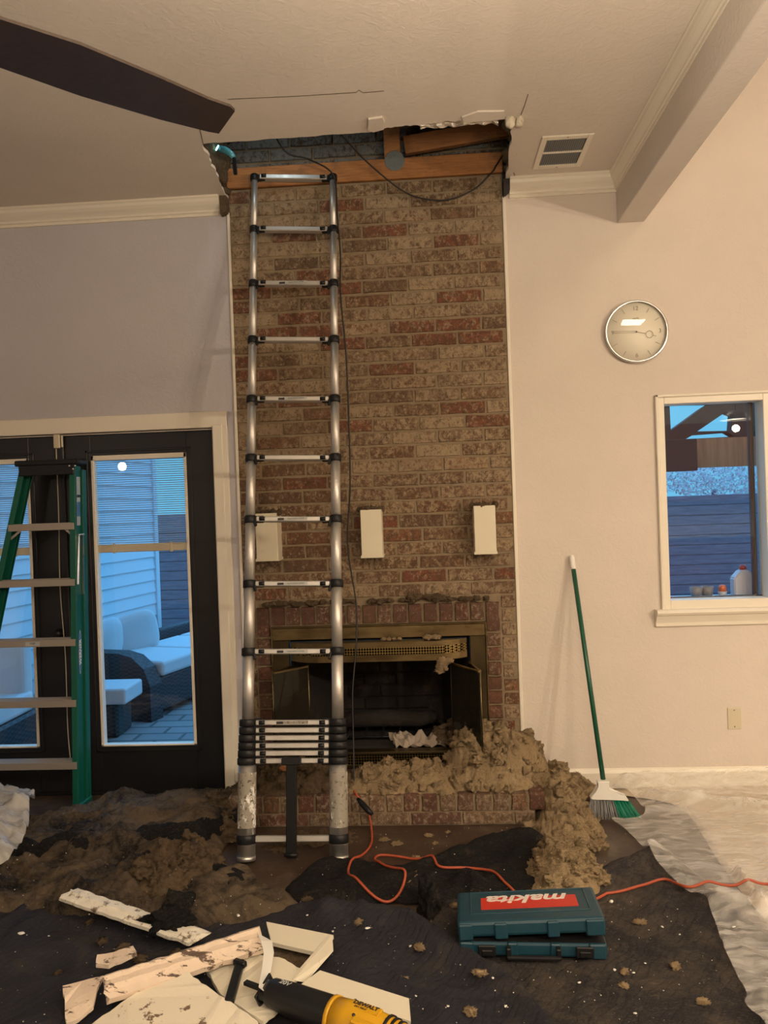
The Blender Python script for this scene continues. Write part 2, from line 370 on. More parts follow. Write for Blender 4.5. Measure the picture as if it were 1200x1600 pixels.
def root_loc(p):
    return p.location.copy() if p.parent is None else Vector((0, 0, 0))
def tag(o, label, cat, group=None, kind=None):
    o['label'] = label; o['category'] = cat
    if group: o['group'] = group
    if kind: o['kind'] = kind
    return o
def thing(name, label, cat, loc=(0, 0, 0), group=None):
    o = bpy.data.objects.new(name, None); o.location = loc; COL.objects.link(o); o.empty_display_size = .1
    return tag(o, label, cat, group)
def struct(o): o['kind'] = 'structure'; return o
def text(s, size, name, mat, parent, mtx, extr=.0006, bold=0.0, shear=0.0, align='CENTER', xs=1.0):
    cu = bpy.data.curves.new(name, 'FONT'); cu.body = s; cu.size = size; cu.extrude = extr; cu.offset = bold; cu.shear = shear
    cu.align_x = align; cu.align_y = 'CENTER'
    t = bpy.data.objects.new('tmp', cu); COL.objects.link(t); bpy.context.view_layer.update()
    me = bpy.data.meshes.new_from_object(t.evaluated_get(bpy.context.evaluated_depsgraph_get())); bpy.data.objects.remove(t)
    me.transform(mtx @ Matrix.Diagonal((xs, 1, 1, 1))); me.materials.clear(); me.materials.append(M[mat])
    o = bpy.data.objects.new(name, me); COL.objects.link(o)
    if parent is not None: o.parent = parent; o.matrix_parent_inverse = Matrix.Translation(-root_loc(parent))
    return o
def frame(o, x, y):
    """matrix with origin o, x axis x, y axis y"""
    x = Vector(x).normalized(); y = Vector(y); z = x.cross(y).normalized(); y = z.cross(x)
    m = Matrix((x, y, z)).transposed().to_4x4(); m.translation = Vector(o); return m
def copy_tree(o, parent=None, delta=None):
    c = o.copy(); COL.objects.link(c); c.parent = parent
    for ch in o.children: copy_tree(ch, c)
    return c
def catmull(pts, n=8):
    pts = [Vector(p) for p in pts]; P = [pts[0] * 2 - pts[1]] + pts + [pts[-1] * 2 - pts[-2]]; out = []
    for i in range(1, len(P) - 2):
        for k in range(n):
            t = k / n; a, b, c, d = P[i - 1], P[i], P[i + 1], P[i + 2]
            out.append(.5 * ((2 * b) + (c - a) * t + (2 * a - 5 * b + 4 * c - d) * t * t + (3 * b - a - 3 * c + d) * t ** 3))
    out.append(P[-2]); return out

# ================================================================== SETTING
H = 3.36; T = .16
CX0, CX1 = -1.068, .462          # chimney
# back wall: left part (lilac) and right part (beige)
DX0, DX1, DZ = -2.99, -1.205, 2.07
w = MB()
w.box(-4.6, DX0, 0, T, 0, 3.37); w.box(DX0, DX1, 0, T, DZ, 3.37); w.box(DX1, CX0 - .005, 0, T, 0, 3.37)
struct(w.build('wall_back', 'wall_lilac'))
WX0, WX1, WZ0, WZ1 = 1.262, 1.875, .965, 2.135
w = MB()
w.box(CX1 + .005, 1.1, 0, T, 0, 3.37); w.box(1.1, WX0, 0, T, 0, 5); w.box(WX0, WX1, 0, T, 0, WZ0); w.box(WX0, WX1, 0, T, WZ1, 5); w.box(WX1, 6.0, 0, T, 0, 5)
struct(w.build('wall_back_right', 'wall_paint'))
struct(MB().box(-4.76, -4.6, -9, T, 0, 5).build('wall_left', 'wall_lilac'))
struct(MB().box(6.0, 6.16, -9, T, 0, 5).build('wall_right', 'wall_paint'))
struct(MB().box(-4.76, 6.16, -9.16, -9, 0, 5).build('wall_rear', 'wall_paint'))
struct(MB().box(-4.76, 6.16, -9.16, T, -.1, 0).build('floor', 'floor'))
struct(MB().box(-4.9, 6.3, -9.3, 1.0, 5, 5.1).build('ceiling_attic', 'lumber'))
# ceiling with torn opening
def jag(a, b, n, amp, seed):
    out = []
    a = Vector(a); b = Vector(b); d = (b - a); nn = Vector((-d.y, d.x)).normalized()
    for i in range(n):
        t = i / n; k = noise.noise(Vector((t * 9 + seed, seed, 0))) * amp + noise.noise(Vector((t * 40 + seed, seed, 3))) * amp * .5
        out.append(a + d * t + nn * k * (1 if 0 < i else 0))
    return out
hole = jag((-1.09, .15), (-1.02, -.655), 24, .02, 1) + jag((-1.02, -.655), (-.20, -.665), 30, .012, 2) + jag((-.20, -.665), (-.17, -.80), 6, .01, 3) + \
    jag((-.17, -.80), (-.15, -.69), 5, .012, 4) + jag((-.15, -.69), (.20, -.72), 20, .035, 5) + jag((.20, -.72), (.45, -.72), 14, .03, 6) + jag((.45, -.72), (.49, .15), 24, .015, 7) + \
    jag((.49, .15), (-1.09, .15), 4, 0, 8)
outer = [Vector(p) for p in ((-4.6, .158), (1.08, .158), (1.08, -9), (-4.6, -9))]
def slab(outer, hole, z0, z1):
    lists = [[Vector((p.x, p.y, 0)) for p in outer], [Vector((p.x, p.y, 0)) for p in hole]]
    tri = geometry.tessellate_polygon(lists); allp = outer + hole; s = MB()
    lo = [s.bm.verts.new((p.x, p.y, z0)) for p in allp]; hi = [s.bm.verts.new((p.x, p.y, z1)) for p in allp]
    for t in tri: s.bm.faces.new([lo[i] for i in t]); s.bm.faces.new([hi[i] for i in reversed(t)])
    for base, n in ((0, len(outer)), (len(outer), len(hole))):
        for i in range(n): s.bm.faces.new([lo[base + i], lo[base + (i + 1) % n], hi[base + (i + 1) % n], hi[base + i]])
    return s
struct(slab(outer, hole, H, H + .016).build('ceiling', 'ceiling_paint'))
struct(MB().box(1.228, 6.0, -9, 0, 4.45, 4.5).build('ceiling_kitchen', 'ceiling_paint'))
b = MB().box(1.08, 1.228, -9, 0, 3.10, 5, .004); struct(b.build('trim_beam', 'beam_paint'))
# crown moulding
CP = [(0, 0), (.078, 0), (.078, -.010), (.070, -.016), (.064, -.030), (.050, -.044), (.034, -.055), (.024, -.064), (.022, -.074), (.012, -.078), (.012, -.092), (0, -.092)]
b = MB().sweep(CP, (-4.6, 0, H), (-1.11, 0, H), (0, -1, 0), (0, 0, 1)); struct(b.build('trim_1', 'trim_paint'))
b = MB().sweep(CP, (.50, 0, H), (1.08, 0, H), (0, -1, 0), (0, 0, 1)); struct(b.build('trim_2', 'trim_paint'))
CP2 = [(p[0] * .62, p[1] * .95) for p in CP]
b = MB().sweep(CP2, (1.08, -9, H), (1.08, -.02, H), (-1, 0, 0), (0, 0, 1)); struct(b.build('trim_3', 'trim_paint'))
# caulk strip down the brick edges
b = MB().box(CX1 - .002, CX1 + .016, -.012, 0, 0, 3.28, .003); struct(b.build('trim_4', 'trim_paint'))
b = MB().box(CX0 - .014, CX0 + .002, -.012, 0, 0, 3.28, .003); struct(b.build('trim_5', 'trim_paint'))
# baseboard
BP = [(0, 0), (.016, 0), (.016, .085), (.010, .100), (.004, .108), (0, .108)]
struct(MB().sweep(BP, (.48, 0, 0), (6, 0, 0), (0, -1, 0), (0, 0, 1)).build('baseboard_right', 'trim_paint'))
struct(MB().sweep(BP, (-4.6, 0, 0), (-3.1, 0, 0), (0, -1, 0), (0, 0, 1)).build('baseboard_left', 'trim_paint'))
# door casing
b = MB(); b.box(DX1 - .005, DX1 + .083, -.020, 0, 0, 2.14, .004); b.box(DX1 + .0, DX1 + .055, -.028, -.018, 0, 2.09, .003)
b.box(DX0 - .09, DX1 + .083, -.021, 0, DZ + .005, DZ + .095, .004); b.box(DX0 - .09, DX0 + .005, -.02, 0, 0, 2.14, .004)
b.box(DX1 - .004, DX1 + .006, 0, T, 0, DZ, 0); b.box(DX0 - .006, DX0 + .004, 0, T, 0, DZ, 0); b.box(DX0, DX1, 0, T, DZ - .004, DZ + .006, 0)
struct(b.build('trim_6', 'trim_paint'))

# ------------------------------------------------ french doors
def door(name, x0, x1, gx0, gx1):
    gz0, gz1, y0, y1 = .27, 1.945, .02, .064
    b = MB(); b.box(x0, gx0, y0, y1, .012, DZ - .006, .003); b.box(gx1, x1, y0, y1, .012, DZ - .006, .003)
    b.box(gx0, gx1, y0, y1, .012, gz0, .002); b.box(gx0, gx1, y0, y1, gz1, DZ - .006, .002)
    for q in ((gx0 - .03, gx0 - .018), (gx1 + .018, gx1 + .03)): b.box(q[0], q[1], y0 - .006, y0, gz0 - .03, gz1 + .03, .002)
    for q in ((gz0 - .03, gz0 - .018), (gz1 + .018, gz1 + .03)): b.box(gx0 - .03, gx1 + .03, y0 - .006, y0, q[0], q[1], .002)
    d = struct(b.build(name, 'door_black'))
    f = MB(); t = .016
    f.box(gx0, gx0 + t, y0 - .002, y1, gz0, gz1, .002); f.box(gx1 - t, gx1, y0 - .002, y1, gz0, gz1, .002)
    f.box(gx0, gx1, y0 - .002, y1, gz0, gz0 + t * .6, .002); f.box(gx0, gx1, y0 - .002, y1, gz1 - .028, gz1, .002)
    f.build('glass_bead', 'trim_paint', d)
    MB().box(gx0 + t, gx1 - t, .030, .034, gz0 + .01, gz1 - .02).build('glass_pane', 'window_glass', d)
    v = MB(); z = 1.44; 
    while z < gz1 - .03:
        v.bar((gx0 + t + .002, .046, z), (gx1 - t - .002, .046, z), .0105, .0007, up=(0, .45, 1)); z += .0125
    v.build('blind_slats', 'blind', d)
    r = MB(); r.box(gx0 + t, gx1 - t, .038, .054, 1.385, 1.432, .004); r.build('blind_rail', 'plate', d)
    c = MB()
    for q in (.2, .8): c.box(gx0 + (gx1 - gx0) * q - .008, gx0 + (gx1 - gx0) * q + .008, .0355, .038, 1.38, 1.437, .001)
    c.build('blind_clip', 'plate', d)
    return d
d1 = door('door_1', -2.098, DX1 - .006, -1.933, -1.375)
d2 = door('door_2', DX0 + .006, -2.102, -2.83, -2.30)
for z in (.35, 1.12, 1.80): MB().cyl((DX1 - .002, .012, z - .045), (DX1 - .002, .012, z + .045), .008, n=12).build('hinge', 'plate', d1)
b = MB(); b.box(-2.125, -2.085, .004, .02, .012, DZ - .01, .004); b.build('astragal', 'door_black', d2)
b = MB(); b.box(-2.135, -2.098, -.012, .004, 1.995, 2.075, .004); b.box(-2.092, -2.082, -.01, .004, 2.0, 2.07, .003); b.build('door_sensor', 'plate', d2)
b = MB(); b.lathe([(.0, -.05), (.022, -.05), (.028, -.035), (.022, -.02), (.011, -.012), (.011, 0), (.028, 0), (.028, .004)], (-2.15, .016, .93), (0, 1, 0), 24); b.build('door_knob', 'black_metal', d2)

struct(MB().box(DX0, DX1, -.01, T + .02, 0, .014, .003).build('trim_7', 'black_metal'))
# ------------------------------------------------ window
def win():
    x0, x1, z0, z1 = 1.297, 1.822, 1.025, 2.098
    b = MB(); 
    b.box(WX0, x0, -.012, .10, z0 - .05, WZ1, .003); b.box(x1, WX1, -.012, .10, z0 - .05, WZ1, .003)
    b.box(x0, x1, -.012, .10, z1, WZ1, .003); b.box(x0, x1, -.012, .10, z0 - .05, z0, .003)
    b.box(WX0 - .014, WX0 + .004, -.02, 0, z0 - .05, WZ1 + .014, .004); b.box(WX0 - .014, WX1 + .02, -.02, 0, WZ1, WZ1 + .014, .004); b.box(WX1 - .004, WX1 + .03, -.02, 0, z0 - .05, WZ1 + .014, .004)
    wdw = struct(b.build('window_1', 'trim_paint'))
    s = MB(); t = .012
    MB().box(x0, x1, .072, .076, z0, z1).build('glass_pane', 'window_glass', wdw)
    s.box(x1 - .042, x1 - .018, .078, .11, z0, z1, .003); s.box(x0, x1, .078, .11, z0 - .0, z0 + .006)
    s.build('sash', 'truss', wdw)
    st = MB(); st.prism([(-.055, .972), (-.060, .962), (-.052, .950), (-.040, .944), (-.030, .925), (-.020, .905), (-.018, .885), (0, .885), (0, .978), (-.05, .978)], 'x', 1.212, WX1 + .06)
    st.build('window_sill', 'trim_paint', wdw)
    lg = MB(); lg.box(WX0, WX1, .1, .30, .985, 1.012, .003); lg.build('outer_ledge', 'jug_grey', wdw)
win()

# ================================================================== BRICK CHIMNEY
class Bricks:
    def __init__(s): s.mb = MB(); s.cl = s.mb.bm.loops.layers.float_color.new('bcol')
    def brick(s, ox, oy, oz, ex, ey, d, col, wash, plane='y', ch=.004):
        """front-facing brick rect ex x ey at origin; plane y: x right z up, facing -y; plane z: x right y depth, facing up"""
        j = lambda k: random.uniform(-k, k)
        n = 5 if ex > .12 else 3; m = 3
        verts = []
        dd = d + j(.0015)
        def P(u, v, w):
            return (ox + u, oy - w, oz + v) if plane == 'y' else (ox + u, oy + v, oz + w)
        grid = []
        for jx in range(m + 1):
            row = []
            for ix in range(n + 1):
                u = ch + (ex - 2 * ch) * ix / n; v = ch + (ey - 2 * ch) * jx / m
                e = (ix in (0, n)) + (jx in (0, m))
                k = noise.noise(Vector((ox + u, oz + v + oy, 1)) * 38) * .003
                row.append(s.mb.bm.verts.new(P(u + (j(.002) if e else 0), v + (j(.002) if e else 0), dd + k - (.0012 if e else 0))))
            grid.append(row)
        fs = []
        for a in range(m):
            for b in range(n): fs.append(s.mb.bm.faces.new([grid[a][b], grid[a][b + 1], grid[a + 1][b + 1], grid[a + 1][b]]))
        ring = [grid[0][i] for i in range(n + 1)] + [grid[k][n] for k in range(1, m + 1)] + [grid[m][i] for i in range(n - 1, -1, -1)] + [grid[k][0] for k in range(m - 1, 0, -1)]
        cen = Vector(P(ex / 2, ey / 2, 0))
        lo = []
        for v in ring:
            c = v.co; k = Vector(P(0, 0, 0))
            dirv = Vector((c.x - cen.x, (c.y - cen.y) if plane == 'z' else 0, (c.z - cen.z) if plane == 'y' else 0))
            sx = (ex / 2) / max(ex / 2 - ch, 1e-4); sy = (ey / 2) / max(ey / 2 - ch, 1e-4)
            if plane == 'y': lo.append(s.mb.bm.verts.new((cen.x + dirv.x * sx, oy, cen.z + dirv.z * sy)))
            else: lo.append(s.mb.bm.verts.new((cen.x + dirv.x * sx, cen.y + dirv.y * sy, oz)))
        for i in range(len(ring)):
            k = (i + 1) % len(ring); fs.append(s.mb.bm.faces.new([ring[i], ring[k], lo[k], lo[i]]))
        for f in fs:
            f.smooth = False
            for l in f.loops: l[s.cl] = (*col, wash)
    def build(s, *a): return s.mb.build(*a)
PAL = [((.185, .115, .068), .75), ((.175, .105, .06), .7), ((.20, .13, .078), .9), ((.195, .10, .055), .7), ((.17, .11, .07), .7), ((.19, .125, .078), 1), ((.20, .13, .08), .95), ((.19, .12, .07), .85)]
REDS = [((.13, .052, .036), .55), ((.15, .062, .04), .6), ((.11, .05, .036), .45), ((.145, .075, .05), .8), ((.12, .055, .042), .6)]
def pick(p): c, w = random.choice(p); k = random.uniform(.82, 1.15); return tuple(x * k for x in c), max(0, min(1, w + random.uniform(-.3, .3)))

chim = thing('brick_chimney', 'tall whitewashed brick fireplace wall with raised brick hearth behind the telescoping ladder', 'fireplace', (-.3, 0, 0))
fb = Bricks(); rd = Bricks(); hb = Bricks(); he = Bricks()
HZ = .155; CH = .0772; SX0, SX1, SZ = -1.0, .372, 1.052
mo = .010
row = 0; z = HZ + .008
while z < 3.37:
    off = [0, .128, .02, .145][row % 4] + random.uniform(-.008, .008); x = CX0 - off; red = 1 if random.random() < .08 else 0
    top = min(z + CH - mo, 3.405)
    while x < CX1 - .006:
        a = max(x, CX0 + .002); b_ = min(x + .246, CX1 - .004)
        segs = [(a, b_)]
        if z < SZ - .02: segs = [(a, min(b_, SX0 - .004)), (max(a, SX1 + .006), b_)]
        for (p, q) in segs:
            if q - p > .018:
                c, wv = pick(PAL)
                zm = z
                if random.random() < (.28 if 2.3 < zm < 2.9 else .07): c, wv = (.19, .073, .043), .5
                if zm < 1.75: c = (c[0] * .92, c[1] * .82, c[2] * .8); wv *= .8
                if zm < 1.1: wv = min(1, wv + .15)
                z0 = max(z, SZ + .004) if (z < SZ + .004 and q > SX0 and p < SX1) else z
                fb.brick(p, -.0, z0, q - p, top - z0, .011, c, wv)
        x += .256
    row += 1; z += CH
face = fb.build('brick_face', 'brick_face', chim)
mt = MB(); mt.box(CX0, -.999, -.004, .20, .0, SZ); mt.box(.372, CX1, -.004, .20, 0, SZ)
mt.box(CX0, CX1, -.004, .10, SZ, 3.405); mt.box(-.999, -.91, -.004, .2, 0, SZ); mt.box(.286, .372, -.004, .2, 0, SZ); mt.box(-.91, .286, -.004, .2, .93, SZ)
mt.build('mortar', 'mortar', chim)
# soldier surround
n = 16; wv_ = (SX1 - SX0) / n
for i in range(n):
    c, w_ = pick(REDS); rd.brick(SX0 + i * wv_ + .005, -.0, .945, wv_ - .012, .102, .022, c, w_)
z = HZ + .004; k = 0
while z < .93:
    for x0 in (SX0 + .004, .290):
        c, w_ = pick(REDS); rd.brick(x0, -.0, z, .077, .070, .022, c, w_)
    z += .0805
rd.build('surround_bricks', 'brick_red', chim)
# hearth
x = CX0; 
while x < .46:
    c, w_ = pick(REDS + PAL); hb.brick(x + .005, -.47, .070, .077, .080, .010, c, min(1, w_ + .25)); x += .0885
x = CX0 - .1
while x < .46:
    a = max(x, CX0); b_ = min(x + .246, .468); c, w_ = pick(REDS + PAL); hb.brick(a, -.47, .004, b_ - a, .058, .010, c, min(1, w_ + .25)); x += .256
x = CX0
while x < .46:
    for yy in (-.468, -.236):
        c, w_ = pick(REDS); hb.brick(x + .005, yy, .146, .077, .222, .008, c, w_, 'z')
    x += .0885
hb.build('hearth_bricks', 'brick_red', chim)
MB().box(CX0, .468, -.47, 0, 0, .147).build('hearth_mortar', 'mortar', chim)

# attic brick behind header
ab = Bricks(); z = 3.41; r = 0
while z < 4.2:
    x = -1.25 - (.12 if r % 2 else 0)
    while x < .6:
        c, w_ = pick(PAL); c = (c[0] * .6, c[1] * .75, c[2] * .95); ab.brick(x, .19, z, .246, .066, .011, c, w_); x += .256  # same palette cooled: flashlight tint put into the brick colour
    z += CH; r += 1
fl = tag(ab.build('chimney_flue', 'brick_attic'), 'brick flue wall with cool flashlight tint in its colour seen in the attic above the wooden header', 'brick wall')
MB().box(-1.4, .75, .194, .4, 3.40, 4.95).build('mortar', 'mortar', fl)
struct(MB().box(-4.76, 1.1, .41, .6, 3.3, 5).build('wall_attic', 'lumber')); struct(MB().box(-4.76, 1.1, .165, .41, 3.37, 3.39).build('ceiling_joist', 'lumber'))

# ------------------------------------------------ fireplace insert
ins = thing('fireplace_insert', 'brass framed fireplace insert with open glass doors under the brick surround', 'fireplace insert', (-.31, 0, .165))
b = MB(); b.box(-.908, .284, -.032, 0, .862, .932, .004); b.build('frame_top', 'brass', ins)
b = MB(); b.box(-.908, -.812, -.030, 0, .16, .862, .003); b.build('frame_side', 'brass_dark', ins); b = MB().box(.196, .284, -.030, 0, .16, .862, .003); b.build('frame_side', 'brass_dark', ins)
b = MB(); b.box(-.915, -.905, -.037, 0, .16, .935, .002); b.box(.283, .291, -.037, 0, .16, .935, .002); b.box(-.915, .291, -.037, 0, .932, .939, .002); b.build('frame_edge', 'brass', ins)
b = MB()
X0, X1, Z0, Z1 = -.812, .196, .16, .862
v = [(X0, 0, Z0), (X1, 0, Z0), (X1, 0, Z1), (X0, 0, Z1), (X0 + .16, .5, Z0), (X1 - .16, .5, Z0), (X1 - .16, .5, Z1), (X0 + .16, .5, Z1)]
b._pts(v, [(0, 1, 5, 4), (3, 7, 6, 2), (0, 4, 7, 3), (1, 2, 6, 5), (4, 5, 6, 7)]); b.box(X0 + .02, X1 - .02, .04, .49, .20, .24)
for zz in [.26 + .0762 * i for i in range(8)]:
    xx = X0 + .17 + (.1 if int(zz * 13) % 2 else 0)
    while xx < X1 - .28: b.box(xx, xx + .19, .485, .497, zz, zz + .066, .003); xx += .2
b.build('firebox', 'firebrick', ins)
# grate + charred log
b = MB()
for i in range(7): b.cyl((-.62 + i * .1, .12, .27), (-.62 + i * .1, .40, .27), .008, n=8)
for yy in (.14, .38): b.cyl((-.66, yy, .262), (.02, yy, .262), .008, n=8)
b.build('grate', 'black_metal', ins)
b = MB(); b.tube([(-.55, .25, .33), (-.3, .27, .335), (-.1, .24, .33), (.0, .28, .34)], .05, 12, True, [.045, .05, .042, .035]); b.build('charred_log', 'firebrick', ins)
# hood
def arc(n=24, x0=-.80, x1=.178, d0=.045, d1=.125):
    out = []
    for i in range(n + 1):
        t = i / n; u = abs(2 * t - 1); k = 1 if u < .62 else cos((u - .62) / .38 * pi / 2) ** .8
        out.append((x0 + (x1 - x0) * t, -(d0 + (d1 - d0) * k)))
    return out
def band(z0, z1, name, mat, th=.006, dd=0):
    s = MB(); A = arc(d1=.125 + dd, d0=.045 + dd)
    vo0 = [s.bm.verts.new((x, y, z0)) for x, y in A]; vo1 = [s.bm.verts.new((x, y, z1)) for x, y in A]
    vi0 = [s.bm.verts.new((x, y + th, z0)) for x, y in A]; vi1 = [s.bm.verts.new((x, y + th, z1)) for x, y in A]
    for i in range(len(A) - 1):
        for q in ((vo0[i], vo0[i + 1], vo1[i + 1], vo1[i]), (vi0[i], vi1[i], vi1[i + 1], vi0[i + 1]), (vo0[i], vi0[i], vi0[i + 1], vo0[i + 1]), (vo1[i], vo1[i + 1], vi1[i + 1], vi1[i])): s.bm.faces.new(q)
    return s.build(name, mat, ins)
band(.752, .787, 'hood_lower_band', 'brass', dd=.004); band(.785, .832, 'hood_mesh', 'brass_mesh'); band(.830, .856, 'hood_upper_band', 'brass', dd=.004)
s = MB(); A = arc(); vs = [s.bm.verts.new((x, y, .855)) for x, y in A] + [s.bm.verts.new((.178, -.02, .855)), s.bm.verts.new((-.80, -.02, .855))]; s.bm.faces.new(vs)
vs2 = [s.bm.verts.new((x, y, .848)) for x, y in A] + [s.bm.verts.new((.178, -.02, .848)), s.bm.verts.new((-.80, -.02, .848))]; s.bm.faces.new(vs2[::-1])
s.build('hood_top', 'brass_dark', ins)
# bottom louvre
b = MB(); b.box(-.80, .178, -.10, -.03, .235, .250, .003); b.box(-.80, .178, -.095, -.088, .160, .180, .002); b.box(-.80, -.785, -.095, -.03, .16, .25, .002); b.box(.165, .178, -.095, -.03, .16, .25, .002); b.build('bottom_rail', 'brass_dark', ins)
MB().box(-.785, .165, -.090, -.084, .180, .235).build('bottom_mesh', 'brass_mesh', ins)
def panel(p, q):
    p = Vector((*p, 0)); q = Vector((*q, 0)); d = (q - p).normalized(); nn = Vector((-d.y, d.x, 0)); z0, z1 = .255, .722
    g = MB(); g.bar(p + Vector((0, 0, (z0 + z1) / 2)), q + Vector((0, 0, (z0 + z1) / 2)), .005, z1 - z0 - .01, up=nn) if 0 else g._pts(
        [p + nn * .0025 + Vector((0, 0, z0)), q + nn * .0025 + Vector((0, 0, z0)), q + nn * .0025 + Vector((0, 0, z1)), p + nn * .0025 + Vector((0, 0, z1)),
         p - nn * .0025 + Vector((0, 0, z0)), q - nn * .0025 + Vector((0, 0, z0)), q - nn * .0025 + Vector((0, 0, z1)), p - nn * .0025 + Vector((0, 0, z1))],
        [(0, 1, 2, 3), (7, 6, 5, 4), (0, 4, 5, 1), (3, 2, 6, 7), (0, 3, 7, 4), (1, 5, 6, 2)])
    o = g.build('glass_door', 'fire_glass', ins)
    r = MB(); r.bar(p + Vector((0, 0, z1)), q + Vector((0, 0, z1)), .014, .012, bev=.002); r.bar(p + Vector((0, 0, z0)), q + Vector((0, 0, z0)), .014, .012, bev=.002)
    r.cyl(q + Vector((0, 0, z0)), q + Vector((0, 0, z1 + .01)), .0035, n=8)
    r.build('door_rail', 'brass', o)
panel((.186, -.045), (.232, -.29)); panel((.226, -.30), (.085, -.07))
panel((-.80, -.045), (-.875, -.21)); panel((-.868, -.22), (-.705, -.06))
# crumpled paper in the firebox
def crumple(name, c, r, mat, label, cat, seed, sq=(1, 1, .6), group=None):
    b = bmesh.new(); bmesh.ops.create_icosphere(b, subdivisions=4, radius=1)
    for v_ in b.verts:
        d = v_.co.copy(); k = .55 + .9 * abs(noise.noise(d * 2.2 + Vector((seed, 0, 0)))) + .35 * noise.cell(d * 3 + Vector((seed, 2, 1)))
        v_.co = Vector((d.x * sq[0], d.y * sq[1], d.z * sq[2])) * r * k + Vector(c)
    s = MB(); s.join(b); return tag(s.build(name, mat), label, cat, group)
def sheetpaper(name, c, w, d, hgt, seed, label, mat='paper'):
    s = MB(); n = 14; g = []
    for i in range(n + 1):
        row_ = []
        for j in range(n + 1):
            u, v_ = i / n - .5, j / n - .5
            rr = abs(noise.noise(Vector((u * 4 + seed, v_ * 4, 0)))) * 2.2 + .4 * noise.noise(Vector((u * 9, v_ * 9 + seed, 3)))
            row_.append(s.bm.verts.new((c[0] + u * w + .2 * w * noise.noise(Vector((v_ * 3, seed, u))), c[1] + v_ * d, c[2] + max(0, rr) * hgt)))
        g.append(row_)
    for i in range(n):
        for j in range(n): s.bm.faces.new([g[i][j], g[i + 1][j], g[i + 1][j + 1], g[i][j + 1]])
    o = s.build(name, mat); md = o.modifiers.new('t', 'SOLIDIFY'); md.thickness = .0015
    return tag(o, label, 'paper')
sheetpaper('crumpled_paper', (-.12, .06, .245), .26, .16, .055, 3, 'crumpled pale paper lying inside the dark firebox opening')

# ------------------------------------------------ mantel brackets
def bracket(x0, x1, label):
    o = MB(); zc0, zc1 = 1.318, 1.588
    o.box(x0, x1, -.135, -.0, zc0 + .012, zc1 - .008, .003)
    o.prism([(x0 - .004, zc0), (x1 + .004, zc0), (x1 + .004, zc0 + .014), (x0 - .004, zc0 + .014)], 'y', -.138, -.011)
    r = tag(o.build('mantel_bracket', 'bracket_paint'), label, 'bracket', 'cream mantel brackets on the brick')
    c = MB(); random.seed(int((x0 + 3) * 100))
    for i in range(26):
        c.lump((random.uniform(x0 - .015, x1 + .015), random.uniform(-.125, -.02), zc1 - .012 + random.uniform(0, .014)), random.uniform(.006, .017), 2, .5, seed=i)
    t = tag(c.build('insulation_dust', 'insul_dark'), 'tuft of insulation dust on top of the ' + label.split(' mantel')[0] + ' bracket', 'insulation', kind='stuff')
    return r
bracket(-.955, -.835, 'leftmost cream block mantel bracket behind the ladder rail')
bracket(-.377, -.262, 'middle cream block mantel bracket right of the black cable')
bracket(.236, .352, 'rightmost cream block mantel bracket near the white wall')

# ================================================================== ATTIC OPENING
hd = MB(); hd.box(-1.075, .468, -.018, .075, 3.412, 3.525, .004); tag(hd.build('header_beam', 'lumber'), 'long orange wooden header resting across the top of the bricks', 'wooden beam')
b = MB(); b.box(-.182, -.092, -.008, .08, 3.526, 4.9, .003); tag(b.build('attic_stud', 'lumber'), 'short upright wooden stud standing on the header in the ceiling hole', 'wooden beam')
b = MB(); b.bar((-.07, .045, 3.615), (.62, .03, 3.685), .038, .10, up=(0, 0, 1), bev=.003); tag(b.build('attic_joist', 'lumber'), 'slanted wooden board above the header at right of the ceiling hole', 'wooden beam')
b = MB(); b.lathe([(0, -.003), (.055, -.003), (.058, 0), (0, 0)], (-.125, -.020, 3.508), (0, 1, 0), 9, False)
for i in range(8): b.box(-.125 + .03 * cos(i * .8) - .004, -.125 + .03 * cos(i * .8) + .004, -.026, -.022, 3.508 + .03 * sin(i * .8) - .004, 3.508 + .03 * sin(i * .8) + .004)
tag(b.build('joist_plate', 'joist_metal'), 'grey metal joist plate nailed where stud meets header', 'metal plate')
# blocking faces: box side walls of hole
def rough_wall(name, pts, mat, seed, amp, label, cat, kind='stuff', n=(40, 26)):
    """bilinear patch of 4 points pushed out along normal by fractal lumps; closed by solidify"""
    a, b, c, d = [Vector(p) for p in pts]; nn = (b - a).cross(d - a).normalized(); s = MB(); g = []
    for i in range(n[0] + 1):
        r_ = []
        for j in range(n[1] + 1):
            u, v_ = i / n[0], j / n[1]; p = (a * (1 - u) + b * u) * (1 - v_) + (d * (1 - u) + c * u) * v_
            k = noise.fractal(p * 9 + Vector((seed, 0, 0)), .8, 2.1, 5) * amp + abs(noise.noise(p * 22)) * amp * .6
            r_.append(s.bm.verts.new(p + nn * k))
        g.append(r_)
    for i in range(n[0]):
        for j in range(n[1]):
            f = s.bm.faces.new([g[i][j], g[i + 1][j], g[i + 1][j + 1], g[i][j + 1]]); f.smooth = True
    o = s.build(name, mat, recalc=False); md = o.modifiers.new('t', 'SOLIDIFY'); md.thickness = .02
    return tag(o, label, cat, kind=kind)
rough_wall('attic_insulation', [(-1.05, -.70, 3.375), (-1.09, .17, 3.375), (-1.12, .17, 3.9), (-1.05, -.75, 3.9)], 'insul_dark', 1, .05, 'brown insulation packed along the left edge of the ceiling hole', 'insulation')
rough_wall('attic_insulation', [(.52, .06, 3.375), (.49, -.74, 3.375), (.48, -.8, 3.9), (.55, .06, 3.9)], 'insul', 4, .07, 'tan insulation packed along the right edge of the ceiling hole', 'insulation')
b = MB(); b.box(-1.15, -.20, -.705, -.675, 3.378, 3.62); b.box(-.13, .6, -.76, -.735, 3.40, 3.70); tag(b.build('attic_framing', 'lumber'), 'wood framing hidden along the front edge of the ceiling hole', 'wooden beam')
